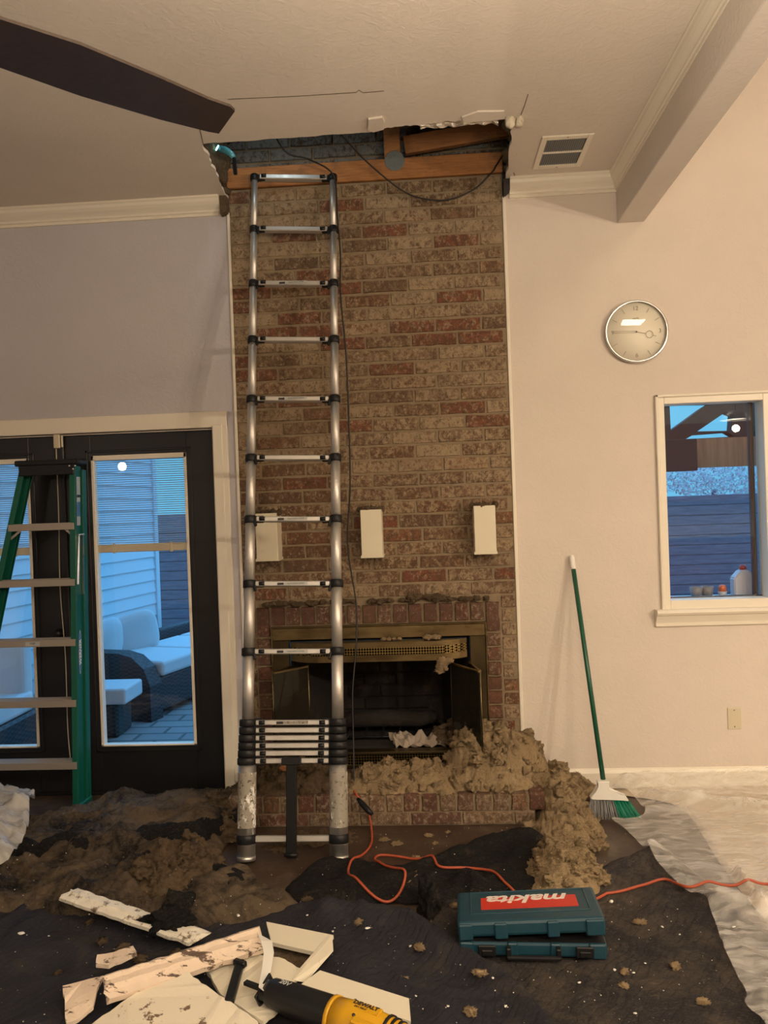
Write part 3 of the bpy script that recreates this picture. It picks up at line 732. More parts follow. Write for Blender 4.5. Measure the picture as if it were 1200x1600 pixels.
# torn drywall lip + foil
b = MB(); n = 60; g = []
for i in range(n + 1):
    x = .02 + .36 * i / n; r_ = []
    for j in range(7):
        v_ = j / 6
        r_.append(b.bm.verts.new((x, -.735 + v_ * .05 + .012 * noise.noise(Vector((x * 25, v_ * 3, 0))), 3.372 - .022 * v_ * (1 + .8 * noise.noise(Vector((x * 14, 1, 5)))) + .008 * noise.noise(Vector((x * 30, v_ * 5, 2))) + .001)))
    g.append(r_)
for i in range(n):
    for j in range(6): b.bm.faces.new([g[i][j], g[i + 1][j], g[i + 1][j + 1], g[i][j + 1]])
o = b.build('foil_facing', 'foil'); md = o.modifiers.new('t', 'SOLIDIFY'); md.thickness = .002; tag(o, 'crinkled silver foil facing hanging at the front right of the ceiling hole', 'foil')
for i, (px, py, r, lab) in enumerate(((797, 190, .030, 'pale round cut end of foam at the right front corner of the ceiling hole'), (812, 190, .024, 'torn plaster nub just right of the pale cut foam end'))):
    p = PZ(px, py, 3.345); b = MB(); b.lump(p, r, 3, .25, sq=(.8, .9, 1.0), seed=i + 2); tag(b.build(['foam_end', 'plaster_nub'][i], 'plaster'), lab, 'plaster')
b = MB(); b.prism([(.21, -.76), (.28, -.80), (.40, -.79), (.41, -.72), (.22, -.71)], 'z', 3.352, 3.3595); tag(b.build('torn_drywall', 'ceiling_paint'), 'torn tan drywall flap at front right edge of the ceiling hole', 'drywall')
b = MB(); b.prism([(-.215, -.80), (-.150, -.81), (-.143, -.76), (-.150, -.70), (-.20, -.68), (-.225, -.70)], 'z', 3.350, 3.3595); tag(b.build('torn_drywall', 'ceiling_paint'), 'small square torn drywall flap at middle front of the ceiling hole', 'drywall')
# ceiling cracks / cut lines
def groove(pts, wd, name, lab):
    s = MB(); s.tube([Vector((p[0], p[1], 3.3598)) for p in pts], wd, 6); return tag(s.build(name, 'insul_dark'), lab, 'crack')
groove([(-.80, -1.033), (-.5, -1.02), (-.25, -1.018), (-.235, -1.035), (-.22, -1.012), (-.13, -1.015)], .0016, 'ceiling_crack', 'long thin knife cut across the ceiling in front of the hole')
groove([(.49, -.911), (.487, -.82), (.48, -.735)], .0016, 'ceiling_crack', 'short knife cut running from the right corner of the ceiling hole')
groove([(-1.02, -.655), (-1.0, -.76), (-.985, -.84)], .0016, 'ceiling_crack', 'short knife cut by the fan blade tip at left corner of the hole')
# dark cut notches where the crown was sawn
b = MB(); b.prism([(-1.108, 3.26), (-1.07, 3.27), (-1.07, 3.36), (-1.108, 3.36)], 'y', -.055, -.0); tag(b.build('crown_gap', 'insul_dark'), 'dark gap where the left crown moulding was sawn off', 'gap')
b = MB(); b.prism([(.466, 3.27), (.50, 3.30), (.50, 3.36), (.466, 3.36)], 'y', -.05, 0); tag(b.build('crown_gap', 'truss'), 'dark gap where the right crown moulding was sawn off', 'gap')
# small work lamp in the attic corner
wl = thing('work_lamp', 'small cyan lit work lamp clipped at the left corner of the ceiling hole', 'lamp', tuple(PY(352, 238, -.30)))
p = Vector(wl.location)
b = MB(); b.tube([p + Vector((-.03, 0, .02)), p + Vector((.0, 0, .012)), p + Vector((.03, 0, -.01)), p + Vector((.045, 0, -.03))], .016, 12, True, [.017, .018, .016, .012]); b.build('lamp_head', 'cyan_lamp', wl)
b = MB(); b.lathe([(0, .0), (.014, 0), (.015, .006), (0, .008)], p + Vector((-.038, -.004, .022)), (-1, -.5, .6), 16); b.build('lamp_lens', 'lamp_cyan', wl)
b = MB(); b.bar(p + Vector((.045, 0, -.03)), p + Vector((.05, 0, -.12)), .014, .02, bev=.003); b.build('lamp_clamp', 'black_plastic', wl)

# ================================================================== AIR VENT
vt = thing('air_vent', 'white two panel ceiling air vent beside the ceiling hole', 'vent', (.73, -.345, 3.36))
b = MB(); vx0, vx1, vy0, vy1 = .608, .858, -.520, -.165
for bx in ((vx0, vx0 + .028, vy0, vy1), (vx1 - .028, vx1, vy0, vy1), (vx0 + .028, vx1 - .028, vy0, vy0 + .035), (vx0 + .028, vx1 - .028, vy1 - .035, vy1), (vx0 + .028, vx1 - .028, -.351, -.337)): b.box(*bx, 3.350, 3.3595, .002)
b.build('vent_frame', 'trim_paint', vt)
b = MB(); i = 0; x = vx0 + .034
while x < vx1 - .03:
    for (a, c) in ((vy0 + .035, -.351), (-.337, vy1 - .035)): b.bar((x, a, 3.3545), (x, c, 3.3545), .008, .0012, up=(.5, 0, 1))
    x += .0105
b.build('vent_louvres', 'grey_metal', vt)
MB().box(vx0 + .02, vx1 - .02, vy0 + .02, vy1 - .02, 3.3582, 3.3595).build('vent_backing', 'black_plastic', vt)
for yy in (vy0 + .012, vy1 - .012): MB().lathe([(0, -.002), (.004, -.001), (.005, 0)], ((vx0 + vx1) / 2, yy, 3.350), (0, 0, 1), 12).build('screw', 'grey_metal', vt)

# ================================================================== CEILING FAN
fan = thing('ceiling_fan', 'dark wooden ceiling fan blade reaching in at upper left', 'ceiling fan', (-1.34, -2.80, 3.36))
hc = Vector((-1.34, -2.80, 2.74))
b = MB(); b.cyl(hc + Vector((0, 0, .12)), (hc.x, hc.y, 3.36), .014, n=16); b.build('downrod', 'black_metal', fan)
b = MB(); b.lathe([(0, 0), (.07, 0), (.06, -.05), (.03, -.07), (0, -.07)], (hc.x, hc.y, 3.36), n=32); b.build('canopy', 'black_metal', fan)
b = MB(); b.lathe([(0, .13), (.06, .12), (.11, .08), (.12, .02), (.11, -.03), (.08, -.05), (0, -.055)], hc, n=40); b.build('motor_housing', 'black_metal', fan)
far = [PZ(x, y, 2.74) for x, y in ((0, 106), (125, 150), (250, 187), (325, 206), (342, 209))]
near = [PZ(x, y, 2.74) for x, y in ((0, 30), (125, 70), (250, 122), (325, 155), (360, 167), (367, 174))]
ax = Vector((.72, .69, 0)).normalized(); pr = Vector((-.69, .72, 0))
loc_pts = [((p - hc).dot(ax), (p - hc).dot(pr)) for p in (near + far[::-1])]
rootp = [(.14, loc_pts[-1][1] * .55), (.10, 0.02), (.14, loc_pts[0][1] * .75)]
poly = [rootp[2]] + loc_pts + [rootp[0]]
for k in range(4):
    R_ = Matrix.Translation(hc) @ Matrix.Rotation(math.atan2(ax.y, ax.x) + k * pi / 2, 4, 'Z')
    s = MB(); s.prism(poly, 'z', 0, .008); s.bm.transform(R_); bl = s.build('fan_blade', 'fan_wood', fan)
    s = MB(); s.box(.08, .34, -.012, .012, -.004, 0, .001, R_); s.build('blade_iron', 'chrome', bl)

# ================================================================== CLOCK
CK = Vector((1.160, -.028, 2.498)); 
ck_ = thing('wall_clock', 'round cream wall clock with silver rim on the white wall', 'clock', (CK.x, 0, CK.z - .17))
R0 = .171
b = MB(); b.lathe([(R0 - .01, -.030), (R0 - .003, -.032), (R0, -.026), (R0, -.004), (0, -.004)], (CK.x, 0, CK.z), (0, 1, 0), 72); b.build('case', 'chrome', ck_)
b = MB(); b.lathe([(0, -.012), (R0 - .004, -.012), (R0 - .004, -.008)], (CK.x, 0, CK.z), (0, 1, 0), 64); b.build('dial', 'clock_face', ck_)
b = MB(); b.lathe([(0, -.038), (.06, -.0365), (.12, -.0335), (R0 - .006, -.029)], (CK.x, 0, CK.z), (0, 1, 0), 64); b.build('glass_cover', 'clock_glass', ck_)
for h_ in range(12):
    if h_ in (0, 3, 6, 9): continue
    a = radians(h_ * 30); d = Vector((sin(a), 0, cos(a))); c = Vector((CK.x, -.013, CK.z)); MB().bar(c + d * .118, c + d * .145, .003, .001, up=(0, 1, 0)).build('hour_mark', 'clock_mark', ck_)
XY = lambda x, z, y=-.0135: frame((x, y, z), (1, 0, 0), (0, 0, 1))
for s_, a in (('12', 0), ('3', 90), ('6', 180), ('9', 270)):
    text(s_, .032, 'numeral', 'clock_mark', ck_, XY(CK.x + .128 * sin(radians(a)), CK.z + .128 * cos(radians(a))))
text('quartz', .013, 'dial_text', 'clock_mark', ck_, XY(CK.x, CK.z + .075))
b = MB(); c = Vector((CK.x, -.018, CK.z)); 
for dz in (.0045, -.0045): b.bar(c + Vector((.005, 0, dz)), c + Vector((-.125, 0, dz + .004)), .0016, .001, up=(0, 1, 0))
b.bar(c + Vector((-.125, 0, -.004)), c + Vector((-.125, 0, .012)), .0016, .001, up=(0, 1, 0)); b.build('minute_hand', 'clock_mark', ck_)
b = MB(); b.bar(c, c + Vector((.052, 0, -.012)), .002, .001, up=(0, 1, 0)); cc = c + Vector((.070, 0, -.017)); b.tube([cc + Vector((.019 * cos(t * pi / 12), 0, .019 * sin(t * pi / 12))) for t in range(25)], .0012, 6); b.bar(cc + Vector((.018, 0, -.005)), cc + Vector((.036, 0, -.012)), .002, .001, up=(0, 1, 0)); b.build('hour_hand', 'clock_mark', ck_)
b = MB(); b.lathe([(0, -.004), (.003, -.003), (.003, .002)], c, (0, 1, 0), 12); b.build('centre_pin', 'ink', ck_)

# wall plate
wp = thing('wall_plate', 'cream blank wall plate low on the right wall', 'wall plate', (1.618, 0, .31))
b = MB(); b.box(1.583, 1.655, -.006, 0, .312, .430, .003, None, 2); b.build('cover', 'plate', wp)
for z in (.326, .416): MB().lathe([(0, -.0015), (.0035, -.001), (.004, 0)], (1.619, -.006, z), (0, 1, 0), 12).build('screw', 'grey_metal', wp)

# ================================================================== FLOOR LAYERS
LAY = []
def ground(x, y, lays=None):
    h = 0
    for nm, poly, fn in (LAY if lays is None else lays):
        if inside(poly, x, y): h = max(h, fn(x, y))
    return h
def inside(poly, x, y):
    c = False; n = len(poly); j = n - 1
    for i in range(n):
        xi, yi = poly[i]; xj, yj = poly[j]
        if (yi > y) != (yj > y) and x < (xj - xi) * (y - yi) / (yj - yi) + xi: c = not c
        j = i
    return c
def edge_dist(poly, x, y):
    m = 9; n = len(poly)
    for i in range(n):
        ax_, ay = poly[i]; bx, by = poly[(i + 1) % n]; dx, dy = bx - ax_, by - ay
        t = max(0, min(1, ((x - ax_) * dx + (y - ay) * dy) / (dx * dx + dy * dy + 1e-12))); m = min(m, (x - ax_ - t * dx) ** 2 + (y - ay - t * dy) ** 2)
    return sqrt(m)
def smooth_poly(pts, wob=.012, seed=0, n=10):
    P = [Vector((p[0], p[1], 0)) for p in pts]; P = P + P[:3]; out = []
    for i in range(1, len(P) - 2):
        a, b, c, d = P[i - 1], P[i], P[i + 1], P[i + 2]
        for k in range(n):
            t = k / n; q = .5 * ((2 * b) + (c - a) * t + (2 * a - 5 * b + 4 * c - d) * t * t + (3 * b - a - 3 * c + d) * t ** 3)
            w1 = noise.noise_vector(q * 6 + Vector((seed, 0, 0))) * wob + noise.noise_vector(q * 22 + Vector((seed, 4, 0))) * wob * .4
            out.append((q.x + w1.x, q.y + w1.y))
    return out
def patch(poly, fn, res, seed=1, edge_z=None):
    xs = [p[0] for p in poly]; ys = [p[1] for p in poly]; rnd = random.Random(seed)
    pts = [Vector(p) for p in poly]; nb = len(pts); y = min(ys) + res * .5; r = 0
    while y < max(ys):
        x = min(xs) + (res * .5 if r % 2 else 0)
        while x < max(xs):
            if inside(poly, x, y) and (res > .02 or True): pts.append(Vector((x + rnd.uniform(-.2, .2) * res, y + rnd.uniform(-.2, .2) * res)))
            x += res
        y += res * .87; r += 1
    v, e, f, *_ = geometry.delaunay_2d_cdt(pts, [], [list(range(nb))], 1, 1e-5)
    s = MB(); vs = [s.bm.verts.new((p.x, p.y, fn(p.x, p.y))) for p in v]
    for q in f:
        try: t = s.bm.faces.new([vs[i] for i in q]); t.smooth = True
        except ValueError: pass
    return s
def ridge(x, y, line, h, w, seed=0):
    m = 9
    for (a, b) in zip(line, line[1:]):
        dx, dy = b[0] - a[0], b[1] - a[1]; t = max(0, min(1, ((x - a[0]) * dx + (y - a[1]) * dy) / (dx * dx + dy * dy)))
        m = min(m, sqrt((x - a[0] - t * dx) ** 2 + (y - a[1] - t * dy) ** 2))
    m += .015 * noise.noise(Vector((x * 8, y * 8, seed)))
    return h * exp(-(m / w) ** 2)
def folds(x, y, amp, fr, ang=0, seed=0, an=2.5):
    u = x * cos(ang) + y * sin(ang); v = -x * sin(ang) + y * cos(ang)
    p = Vector((u * fr, v * fr * an, seed)); p += noise.noise_vector(Vector((x * 3, y * 3, seed))) * 1.2
    return amp * (1 - abs(noise.noise(p)) * 2) ** 2 + amp * .5 * (1 - abs(noise.noise(p * 2.3))) ** 3 * .8
def layer(name, pts, fn, res, mat, th, label, cat, seed=0, wob=.012, **k):
    poly = smooth_poly(pts, wob, seed)
    def g(x, y):
        e = min(1, edge_dist(poly, x, y) / .05) if k.get('edge', 1) else 1
        return .004 + fn(x, y) * (e ** .6 if k.get('edge', 1) else 1) + k.get('base', 0)
    o = patch(poly, g, res, seed + 1).build(name, mat)
    for p in o.data.polygons: 
        pass
    if o.data.polygons[len(o.data.polygons) // 2].normal.z < 0: o.data.flip_normals()
    md = o.modifiers.new('t', 'SOLIDIFY'); md.thickness = th; md.offset = 1
    LAY.append((name + str(seed), poly, lambda x, y: g(x, y) + th))
    return tag(o, label, cat, kind=k.get('kind'))

# beige drop cloth under the plastic
pA = [PZ(x, y) for x, y in ((1062, 1262), (1125, 1350), (1182, 1425), (1290, 1560))]
layer('canvas_drop_cloth', [(1.03, -.03), (pA[0].x, pA[0].y), (pA[1].x, pA[1].y), (pA[2].x, pA[2].y), (pA[3].x, pA[3].y), (1.3, -2.6), (3.6, -2.6), (3.6, -.03)],
      lambda x, y: .001 * noise.noise(Vector((x * 5, y * 5, 0))), .06, 'canvas', .001, 'beige drop cloth on the floor beneath the clear plastic sheet', 'drop cloth', 20, .006, edge=0)
# charcoal moving blanket right front
layer('moving_blanket', [(.02, -1.20), (.40, -1.02), (.72, -.93), (.93, -.80), (1.02, -.98), (1.12, -1.35), (1.28, -1.9), (1.4, -2.5), (.0, -2.5), (-.05, -1.8)],
      lambda x, y: .006 + folds(x, y, .010, 3.0, 1.0, 3) + .010 * noise.noise(Vector((x * 3, y * 3, 2))) + ridge(x, y, [(.55, -1.18), (.75, -1.0), (.93, -.86)], .035, .05, 1), .016, 'blanket_grey', .006,
      'charcoal quilted moving blanket under the teal tool case', 'moving blanket', 1)
# navy blanket front left
layer('moving_blanket', [(-2.6, -1.30), (-1.9, -1.22), (-1.45, -1.28), (-1.05, -1.38), (-.70, -1.27), (-.35, -1.30), (-.12, -1.36), (.03, -1.52), (.16, -1.68), (.27, -1.86), (.36, -2.1), (.4, -2.6), (-2.6, -2.6)],
      lambda x, y: .010 + folds(x, y, .018, 2.4, -.8, 9) + .02 * max(0, noise.noise(Vector((x * 2.6, y * 2.6, 5)))) + ridge(x, y, [(-.42, -1.36), (-.15, -1.42), (.0, -1.56), (.14, -1.70), (.26, -1.9), (.33, -2.2)], .045, .07, 2)
      + ridge(x, y, [(-.55, -1.30), (-.42, -1.50), (-.25, -1.85)], .03, .06, 4), .016, 'blanket_navy', .007,
      'navy quilted moving blanket in the foreground beneath the broken plaster', 'moving blanket', 2)
# brown dusty heap of tarp at the left by the doors
layer('dusty_tarp', [(-2.30, -.62), (-2.03, -.33), (-1.86, -.14), (-1.45, -.05), (-1.16, -.06), (-1.10, -.32), (-1.02, -.58), (-1.00, -.98), (-.66, -1.16), (-.60, -1.33), (-1.0, -1.46), (-1.5, -1.36), (-1.95, -1.30), (-2.5, -1.2)],
      lambda x, y: .015 + .014 * abs(noise.noise(Vector((x * 24, y * 24, 6)))) + .010 * abs(noise.noise(Vector((x * 50, y * 50, 2)))) + .04 * max(0, noise.noise(Vector((x * 5, y * 5, 1))) + .2) + folds(x, y, .030, 2.6, .45, 5) + folds(x, y, .012, 7, -.3, 8)
      + ridge(x, y, [(-1.55, -.45), (-1.30, -.40), (-1.10, -.55)], .05, .10, 3) + ridge(x, y, [(-1.75, -.86), (-1.45, -.78), (-1.15, -.58)], .06, .06, 7)
      + ridge(x, y, [(-1.25, -1.12), (-1.06, -.95)], .075, .12, 8) + ridge(x, y, [(-.95, -1.25), (-.78, -1.02), (-.62, -1.1)], .06, .07, 9), .009, 'tarp_brown', .004,
      'crumpled brown dusty tarp heaped in front of the black doors', 'tarp', 3, .03)
layer('black_plastic_fold', [(-1.98, -.86), (-1.80, -.78), (-1.45, -.70), (-1.20, -.60), (-1.06, -.50), (-1.00, -.34), (-.93, -.36), (-.98, -.58), (-1.12, -.74), (-1.40, -.84), (-1.75, -.92), (-1.95, -.95)],
      lambda x, y: .085 + .06 * abs(noise.noise(Vector((x * 6, y * 6, 4)))) + folds(x, y, .02, 6, .4, 6), .012, 'fold_black', .003, 'long black plastic fold snaking across the brown tarp', 'plastic', 21, .03)
layer('black_plastic_fold', [(-1.04, -1.06), (-.94, -1.00), (-.82, -1.04), (-.78, -1.16), (-.86, -1.28), (-1.02, -1.42), (-1.12, -1.36), (-.98, -1.22)],
      lambda x, y: .07 + .05 * noise.noise(Vector((x * 8, y * 8, 9))) + folds(x, y, .025, 5, -.9, 6), .012, 'fold_black', .003, 'bunched black plastic below the left foot of the telescoping ladder', 'plastic', 22, .03)
# dark ridge cloth centre
layer('black_plastic_cover', [(-.62, -1.0), (-.50, -.84), (-.2, -.93), (.0, -.84), (.22, -.70), (.42, -.66), (.58, -.78), (.66, -1.0), (.55, -1.2), (.2, -1.22), (-.05, -1.22), (-.35, -1.26), (-.62, -1.25)],
      lambda x, y: .010 + .02 * max(0, noise.noise(Vector((x * 5, y * 5, 7)))) + folds(x, y, .022, 3.2, .2, 15) + ridge(x, y, [(-.2, -.90), (.1, -.78), (.40, -.72)], .045, .07, 11) + ridge(x, y, [(.10, -1.10), (.16, -1.18)], .05, .04, 13)
      + ridge(x, y, [(-.5, -1.2), (-.15, -1.12)], .035, .06, 14), .013, 'tarp_black', .004,
      'bunched black cover in front of the hearth with cord across it', 'cover', 4, .03)
tag(MB().lump((-.055, -1.30, .05), .06, 4, .5, sq=(.7, .8, 1.3), seed=3).build('wadded_cloth', 'tarp_black'), 'dusty wad of cloth beside the left end of the teal case', 'cloth')

def pile(name, pts, hfn, res, mat, label, nl, lr, seed, base=0.0, cat='insulation'):
    poly = smooth_poly(pts, .03, seed)
    def g(x, y):
        e = min(1, edge_dist(poly, x, y) / .10); e = 1 - (1 - e) ** 2
        p = Vector((x, y, seed * 1.7))
        v = abs(noise.noise(p * 13)) * .055 + abs(noise.noise(p * 28)) * .034 + abs(noise.noise(p * 60)) * .024 + noise.noise(p * 130) * .004
        return base + (hfn(x, y) + v) * e - .006 * (1 - e) 
    s = patch(poly, g, res, seed); rnd = random.Random(seed); k = 0; xs = [p[0] for p in poly]; ys = [p[1] for p in poly]
    s.bm.normal_update()
    if sum(f.normal.z for f in s.bm.faces) < 0: bmesh.ops.reverse_faces(s.bm, faces=s.bm.faces[:])
    for _ in range(nl * 22):
        x, y = rnd.uniform(min(xs), max(xs)), rnd.uniform(min(ys), max(ys))
        if not inside(poly, x, y): continue
        q = Vector((x, y, g(x, y) + rnd.uniform(.0, .008))); d = Vector((rnd.gauss(0, 1), rnd.gauss(0, 1), abs(rnd.gauss(0, .8)))).normalized() * rnd.uniform(.004, .011); u = d.orthogonal().normalized() * rnd.uniform(.001, .003)
        s._pts([q - u, q + u, q + d], [(0, 1, 2)])
    while k < nl:
        x, y = rnd.uniform(min(xs), max(xs)), rnd.uniform(min(ys), max(ys))
        if not inside(poly, x, y): continue
        r = lr * rnd.choice((.45, .6, .8, 1, 1.35)) * rnd.uniform(.7, 1.2); s.lump((x, y, g(x, y) + r * .05), r, 3, .85, 1.5, (1, 1, .8), rnd.random() * 90); k += 1
    o = s.build(name, mat, recalc=False); LAY.append((name + str(seed), poly, g))
    return tag(o, label, cat, kind='stuff')
def bumpf(x, y, cx, cy, rx, ry, h): 
    d = ((x - cx) / rx) ** 2 + ((y - cy) / ry) ** 2; return h * max(0, 1 - d) ** .8 if d < 1 else 0
pile('insulation_pile', [(.02, -.10), (.10, -.03), (.455, -.025), (.56, -.03), (.60, -.12), (.52, -.30), (.46, -.42), (.20, -.44), (.0, -.40), (-.02, -.25)],
     lambda x, y: .02 + bumpf(x, y, .34, -.16, .30, .26, .17) + bumpf(x, y, .16, -.16, .14, .16, .07), .010, 'insul', 'heap of blown insulation on the right end of the hearth by the glass door', 150, .021, 31, HZ)
pile('insulation_pile', [(-.46, -.16), (-.2, -.13), (.02, -.12), (.08, -.22), (.06, -.44), (-.10, -.455), (-.30, -.45), (-.48, -.44)],
     lambda x, y: .018 + bumpf(x, y, -.25, -.30, .24, .16, .035) + bumpf(x, y, .0, -.28, .14, .16, .035), .010, 'insul', 'low row of insulation on the hearth right of the ladder', 110, .017, 32, HZ)
pile('insulation_pile', [(-1.04, -.20), (-.8, -.10), (-.52, -.12), (-.48, -.42), (-.60, -.45), (-.85, -.45), (-1.05, -.44)],
     lambda x, y: .015 + bumpf(x, y, -.75, -.25, .3, .2, .04), .011, 'insul_dark', 'low row of insulation in a shade-darkened colour on the hearth behind the ladder', 80, .017, 33, HZ)
pile('insulation_pile', [(.47, -.06), (.62, -.05), (.84, -.045), (.90, -.12), (.80, -.26), (.78, -.38), (.80, -.52), (.74, -.72), (.66, -.80), (.52, -.80), (.42, -.70), (.40, -.56), (.485, -.48)],
     lambda x, y: .03 + bumpf(x, y, .58, -.22, .22, .30, .12) + bumpf(x, y, .58, -.58, .18, .24, .055), .010, 'insul', 'large insulation heap on the floor between hearth and broom', 190, .021, 34, 0)
pile('insulation_pile', [(.44, -.84), (.56, -.82), (.62, -.90), (.68, -1.02), (.66, -1.18), (.54, -1.26), (.40, -1.24), (.36, -1.08), (.38, -.94)],
     lambda x, y: .03 + bumpf(x, y, .52, -1.06, .17, .22, .075), .009, 'insul', 'insulation heap just behind the teal tool case', 110, .019, 35, .02)
pile('insulation_pile', [(-1.35, -1.05), (-1.22, -.88), (-1.08, -.80), (-.98, -.95), (-.96, -1.20), (-1.10, -1.34), (-1.30, -1.30), (-1.40, -1.18)],
     lambda x, y: .02 + bumpf(x, y, -1.15, -1.08, .2, .24, .06), .010, 'insul_dark', 'clump of brown insulation between the tarp folds left of the ladder', 70, .022, 36, .05)
pile('insulation_pile', [(-1.30, -.30), (-1.12, -.12), (-1.0, -.18), (-.92, -.50), (-.98, -.70), (-1.15, -.62), (-1.28, -.48)],
     lambda x, y: .015 + bumpf(x, y, -1.08, -.38, .18, .3, .04), .011, 'insul_dark', 'insulation scraps in a shade-darkened colour against the left corner of the hearth', 60, .02, 37, .03)
pile('insulation_pile', [(-.88, -.62), (-.6, -.50), (-.40, -.50), (-.36, -.66), (-.5, -.72), (-.8, -.80)],
     lambda x, y: .002, .014, 'insul_dark', 'thin scatter of insulation crumbs on floor between the ladder feet', 45, .012, 38, -.012)
# tufts on the insert hood and ledge over the surround
def tufts(name, seq, mat, label):
    s = MB(); 
    for i, (x, y, z, r) in enumerate(seq): s.lump((x, y, z), r, 3, .6, 1.2, (1.2, 1, .75), i * 2.3)
    return tag(s.build(name, mat), label, 'insulation', kind='stuff')
rn = random.Random(4)
tufts('insulation_tuft', [(rn.uniform(-.05, .02), -.07, .868, rn.uniform(.010, .02)) for i in range(10)] + [(-.28 + i * .03, -.06, .862, .012) for i in range(4)], 'insul', 'tufts of insulation lying on top of the brass hood')
tufts('insulation_tuft', [(.05 + rn.uniform(-.03, .03), -.135, .73 + rn.uniform(-.035, .03), rn.uniform(.012, .026)) for i in range(14)], 'insul', 'clump of insulation hanging at the right end of the brass hood')
tufts('insulation_tuft', [(rn.uniform(-.95, .3), -.022, 1.063 + rn.uniform(0, .012), rn.uniform(.008, .018)) for i in range(90)] + [(-.05 + rn.uniform(-.08, .08), -.024, 1.085, rn.uniform(.012, .022)) for i in range(16)], 'insul_dark', 'line of grey dust tufts caught above the soldier brick course')
tufts('firebox_debris', [(.05 + rn.uniform(-.06, .09), rn.uniform(-.03, .15), .27 + rn.uniform(0, .12) * rn.random(), rn.uniform(.01, .03)) for i in range(50)], 'insul_dark', 'insulation spilling into the right side of the dark firebox')

# ------------------------------------------------ plastic sheets
def pw(x, y):
    a = -.25 - .5 * max(0, min(1, (-y - .3) / .8)); u = x * cos(a) + y * sin(a); v = -x * sin(a) + y * cos(a)
    w = noise.noise(Vector((u * 1.6, v * 1.6, 3))) * 1.1
    f = lambda k, ku, sd: (1 - abs(noise.noise(Vector((u * ku + w, v * k + w * 1.5, sd)))) * 2.2) 
    q = Vector((u * 2.2 + w * .5, v * 5.5 + w, 0)) + noise.noise_vector(Vector((x * 4, y * 4, 2))) * .25
    d = noise.voronoi(q)[0]; d2 = noise.voronoi(q * 2.6 + Vector((3, 1, 0)))[0]
    return .016 * d[0] + .010 * (d[1] - d[0]) + .006 * d2[0] + .010 * max(0, f(9, 1.0, 1)) ** 3
def psheet(name, pts, fn, res, mat, label, seed, n=8):
    poly = smooth_poly(pts, .008, seed, n)
    snap = list(LAY)
    def g(x, y): return ground(x, y, snap) + .006 + max(0, fn(x, y))
    o = patch(poly, g, res, seed).build(name, mat)
    if o.data.polygons[3].normal.z < 0: o.data.flip_normals()
    LAY.append((name + str(seed), poly, g)); return tag(o, label, 'plastic sheet')
pl = [PZ(x, y) for x, y in ((955, 1289), (985, 1312), (1030, 1368), (1070, 1408), (1104, 1428), (1130, 1500), (1165, 1570), (1190, 1620))]
psheet('plastic_sheet', [(p.x, p.y) for p in pl] + [(1.1, -2.6), (3.2, -2.6), (3.2, -.075), (1.9, -.075), (1.15, -.075), (.95, -.08), (.90, -.12), (1.00, -.22), (1.02, -.38), (1.0, -.46), (.90, -.49)],
       lambda x, y: .010 + pw(x, y) + ridge(x, y, [(1.0, -.12), (1.4, -.05), (2.4, -.06)], .085, .08, 1) + ridge(x, y, [(1.08, -.26), (1.2, -.30), (1.6, -.42), (2.3, -.36)], .05, .035, 2) + ridge(x, y, [(1.02, -.42), (1.3, -.34)], .03, .04, 3)
       + ridge(x, y, [(1.05, -1.33), (1.22, -1.38), (1.4, -1.22)], .06, .05, 5) + ridge(x, y, [(1.22, -1.05), (1.17, -1.38)], .045, .02, 6) + ridge(x, y, [(1.4, -1.3), (1.3, -1.6), (1.38, -1.9)], .05, .04, 7),
       .011, 'plastic_sheet', 'clear plastic sheet spread over the floor at right', 41)
psheet('plastic_sheet', [(-2.7, -.50), (-2.15, -.52), (-2.0, -.60), (-1.93, -.78), (-1.83, -.98), (-1.80, -1.16), (-1.85, -1.30), (-2.0, -1.42), (-2.7, -1.6)],
       lambda x, y: .06 + bumpf(x, y, -2.15, -.92, .45, .5, .16) + folds(x, y, .030, 2.4, 1.2, 4, 1.8) + folds(x, y, .012, 6, .6, 7, 2), .016, 'plastic_cloudy', 'bunched cloudy plastic sheeting at the left edge of the floor', 42)

# ================================================================== BLACK CABLE, CORD
def ladder_pt(s, side):
    f = (LF if side < 0 else RF); t = (LT if side < 0 else RT); return f + (t - f) * s
LF = Vector((-.886, -.862, .012)); RF = Vector((-.462, -.862, .012))
LT = PY(398, 268, -.055); RT = PY(520, 268, -.055)
LT = Vector((-.905, -.055, 3.50)) if False else LT
cable = [PY(x, y, yy) for x, y, yy in ((405, 215, -.45), (440, 230, -.35), (480, 248, -.25), (512, 264, -.15), (524, 285, -.11), (527, 340, -.13), (532, 400, -.14), (532, 460, -.16), (541, 560, -.15), (545, 660, -.13), (547, 760, -.12), (543, 850, -.11), (556, 940, -.13), (557, 1000, -.18), (551, 1080, -.25), (552, 1150, -.3), (553, 1205, -.36), (552, 1240, -.42))]
cable[0].z = 3.72; cable[0].y = -.5
tag(MB().tube(catmull(cable, 10), .0042, 8).build('black_cable', 'cord_black'), 'black cable hanging down the brick beside the ladder from the ceiling hole', 'cable')
c2 = [PY(x, y, yy) for x, y, yy in ((520, 200, -.45), (538, 216, -.40), (570, 250, -.25), (620, 292, -.10), (655, 309, -.07), (700, 312, -.06), (740, 296, -.06), (768, 270, -.08), (776, 258, -.06), (790, 235, .02))]
tag(MB().tube(catmull(c2, 10), .0042, 8).build('black_cable', 'cord_black'), 'black cable sagging in a loop across the header and top bricks', 'cable')
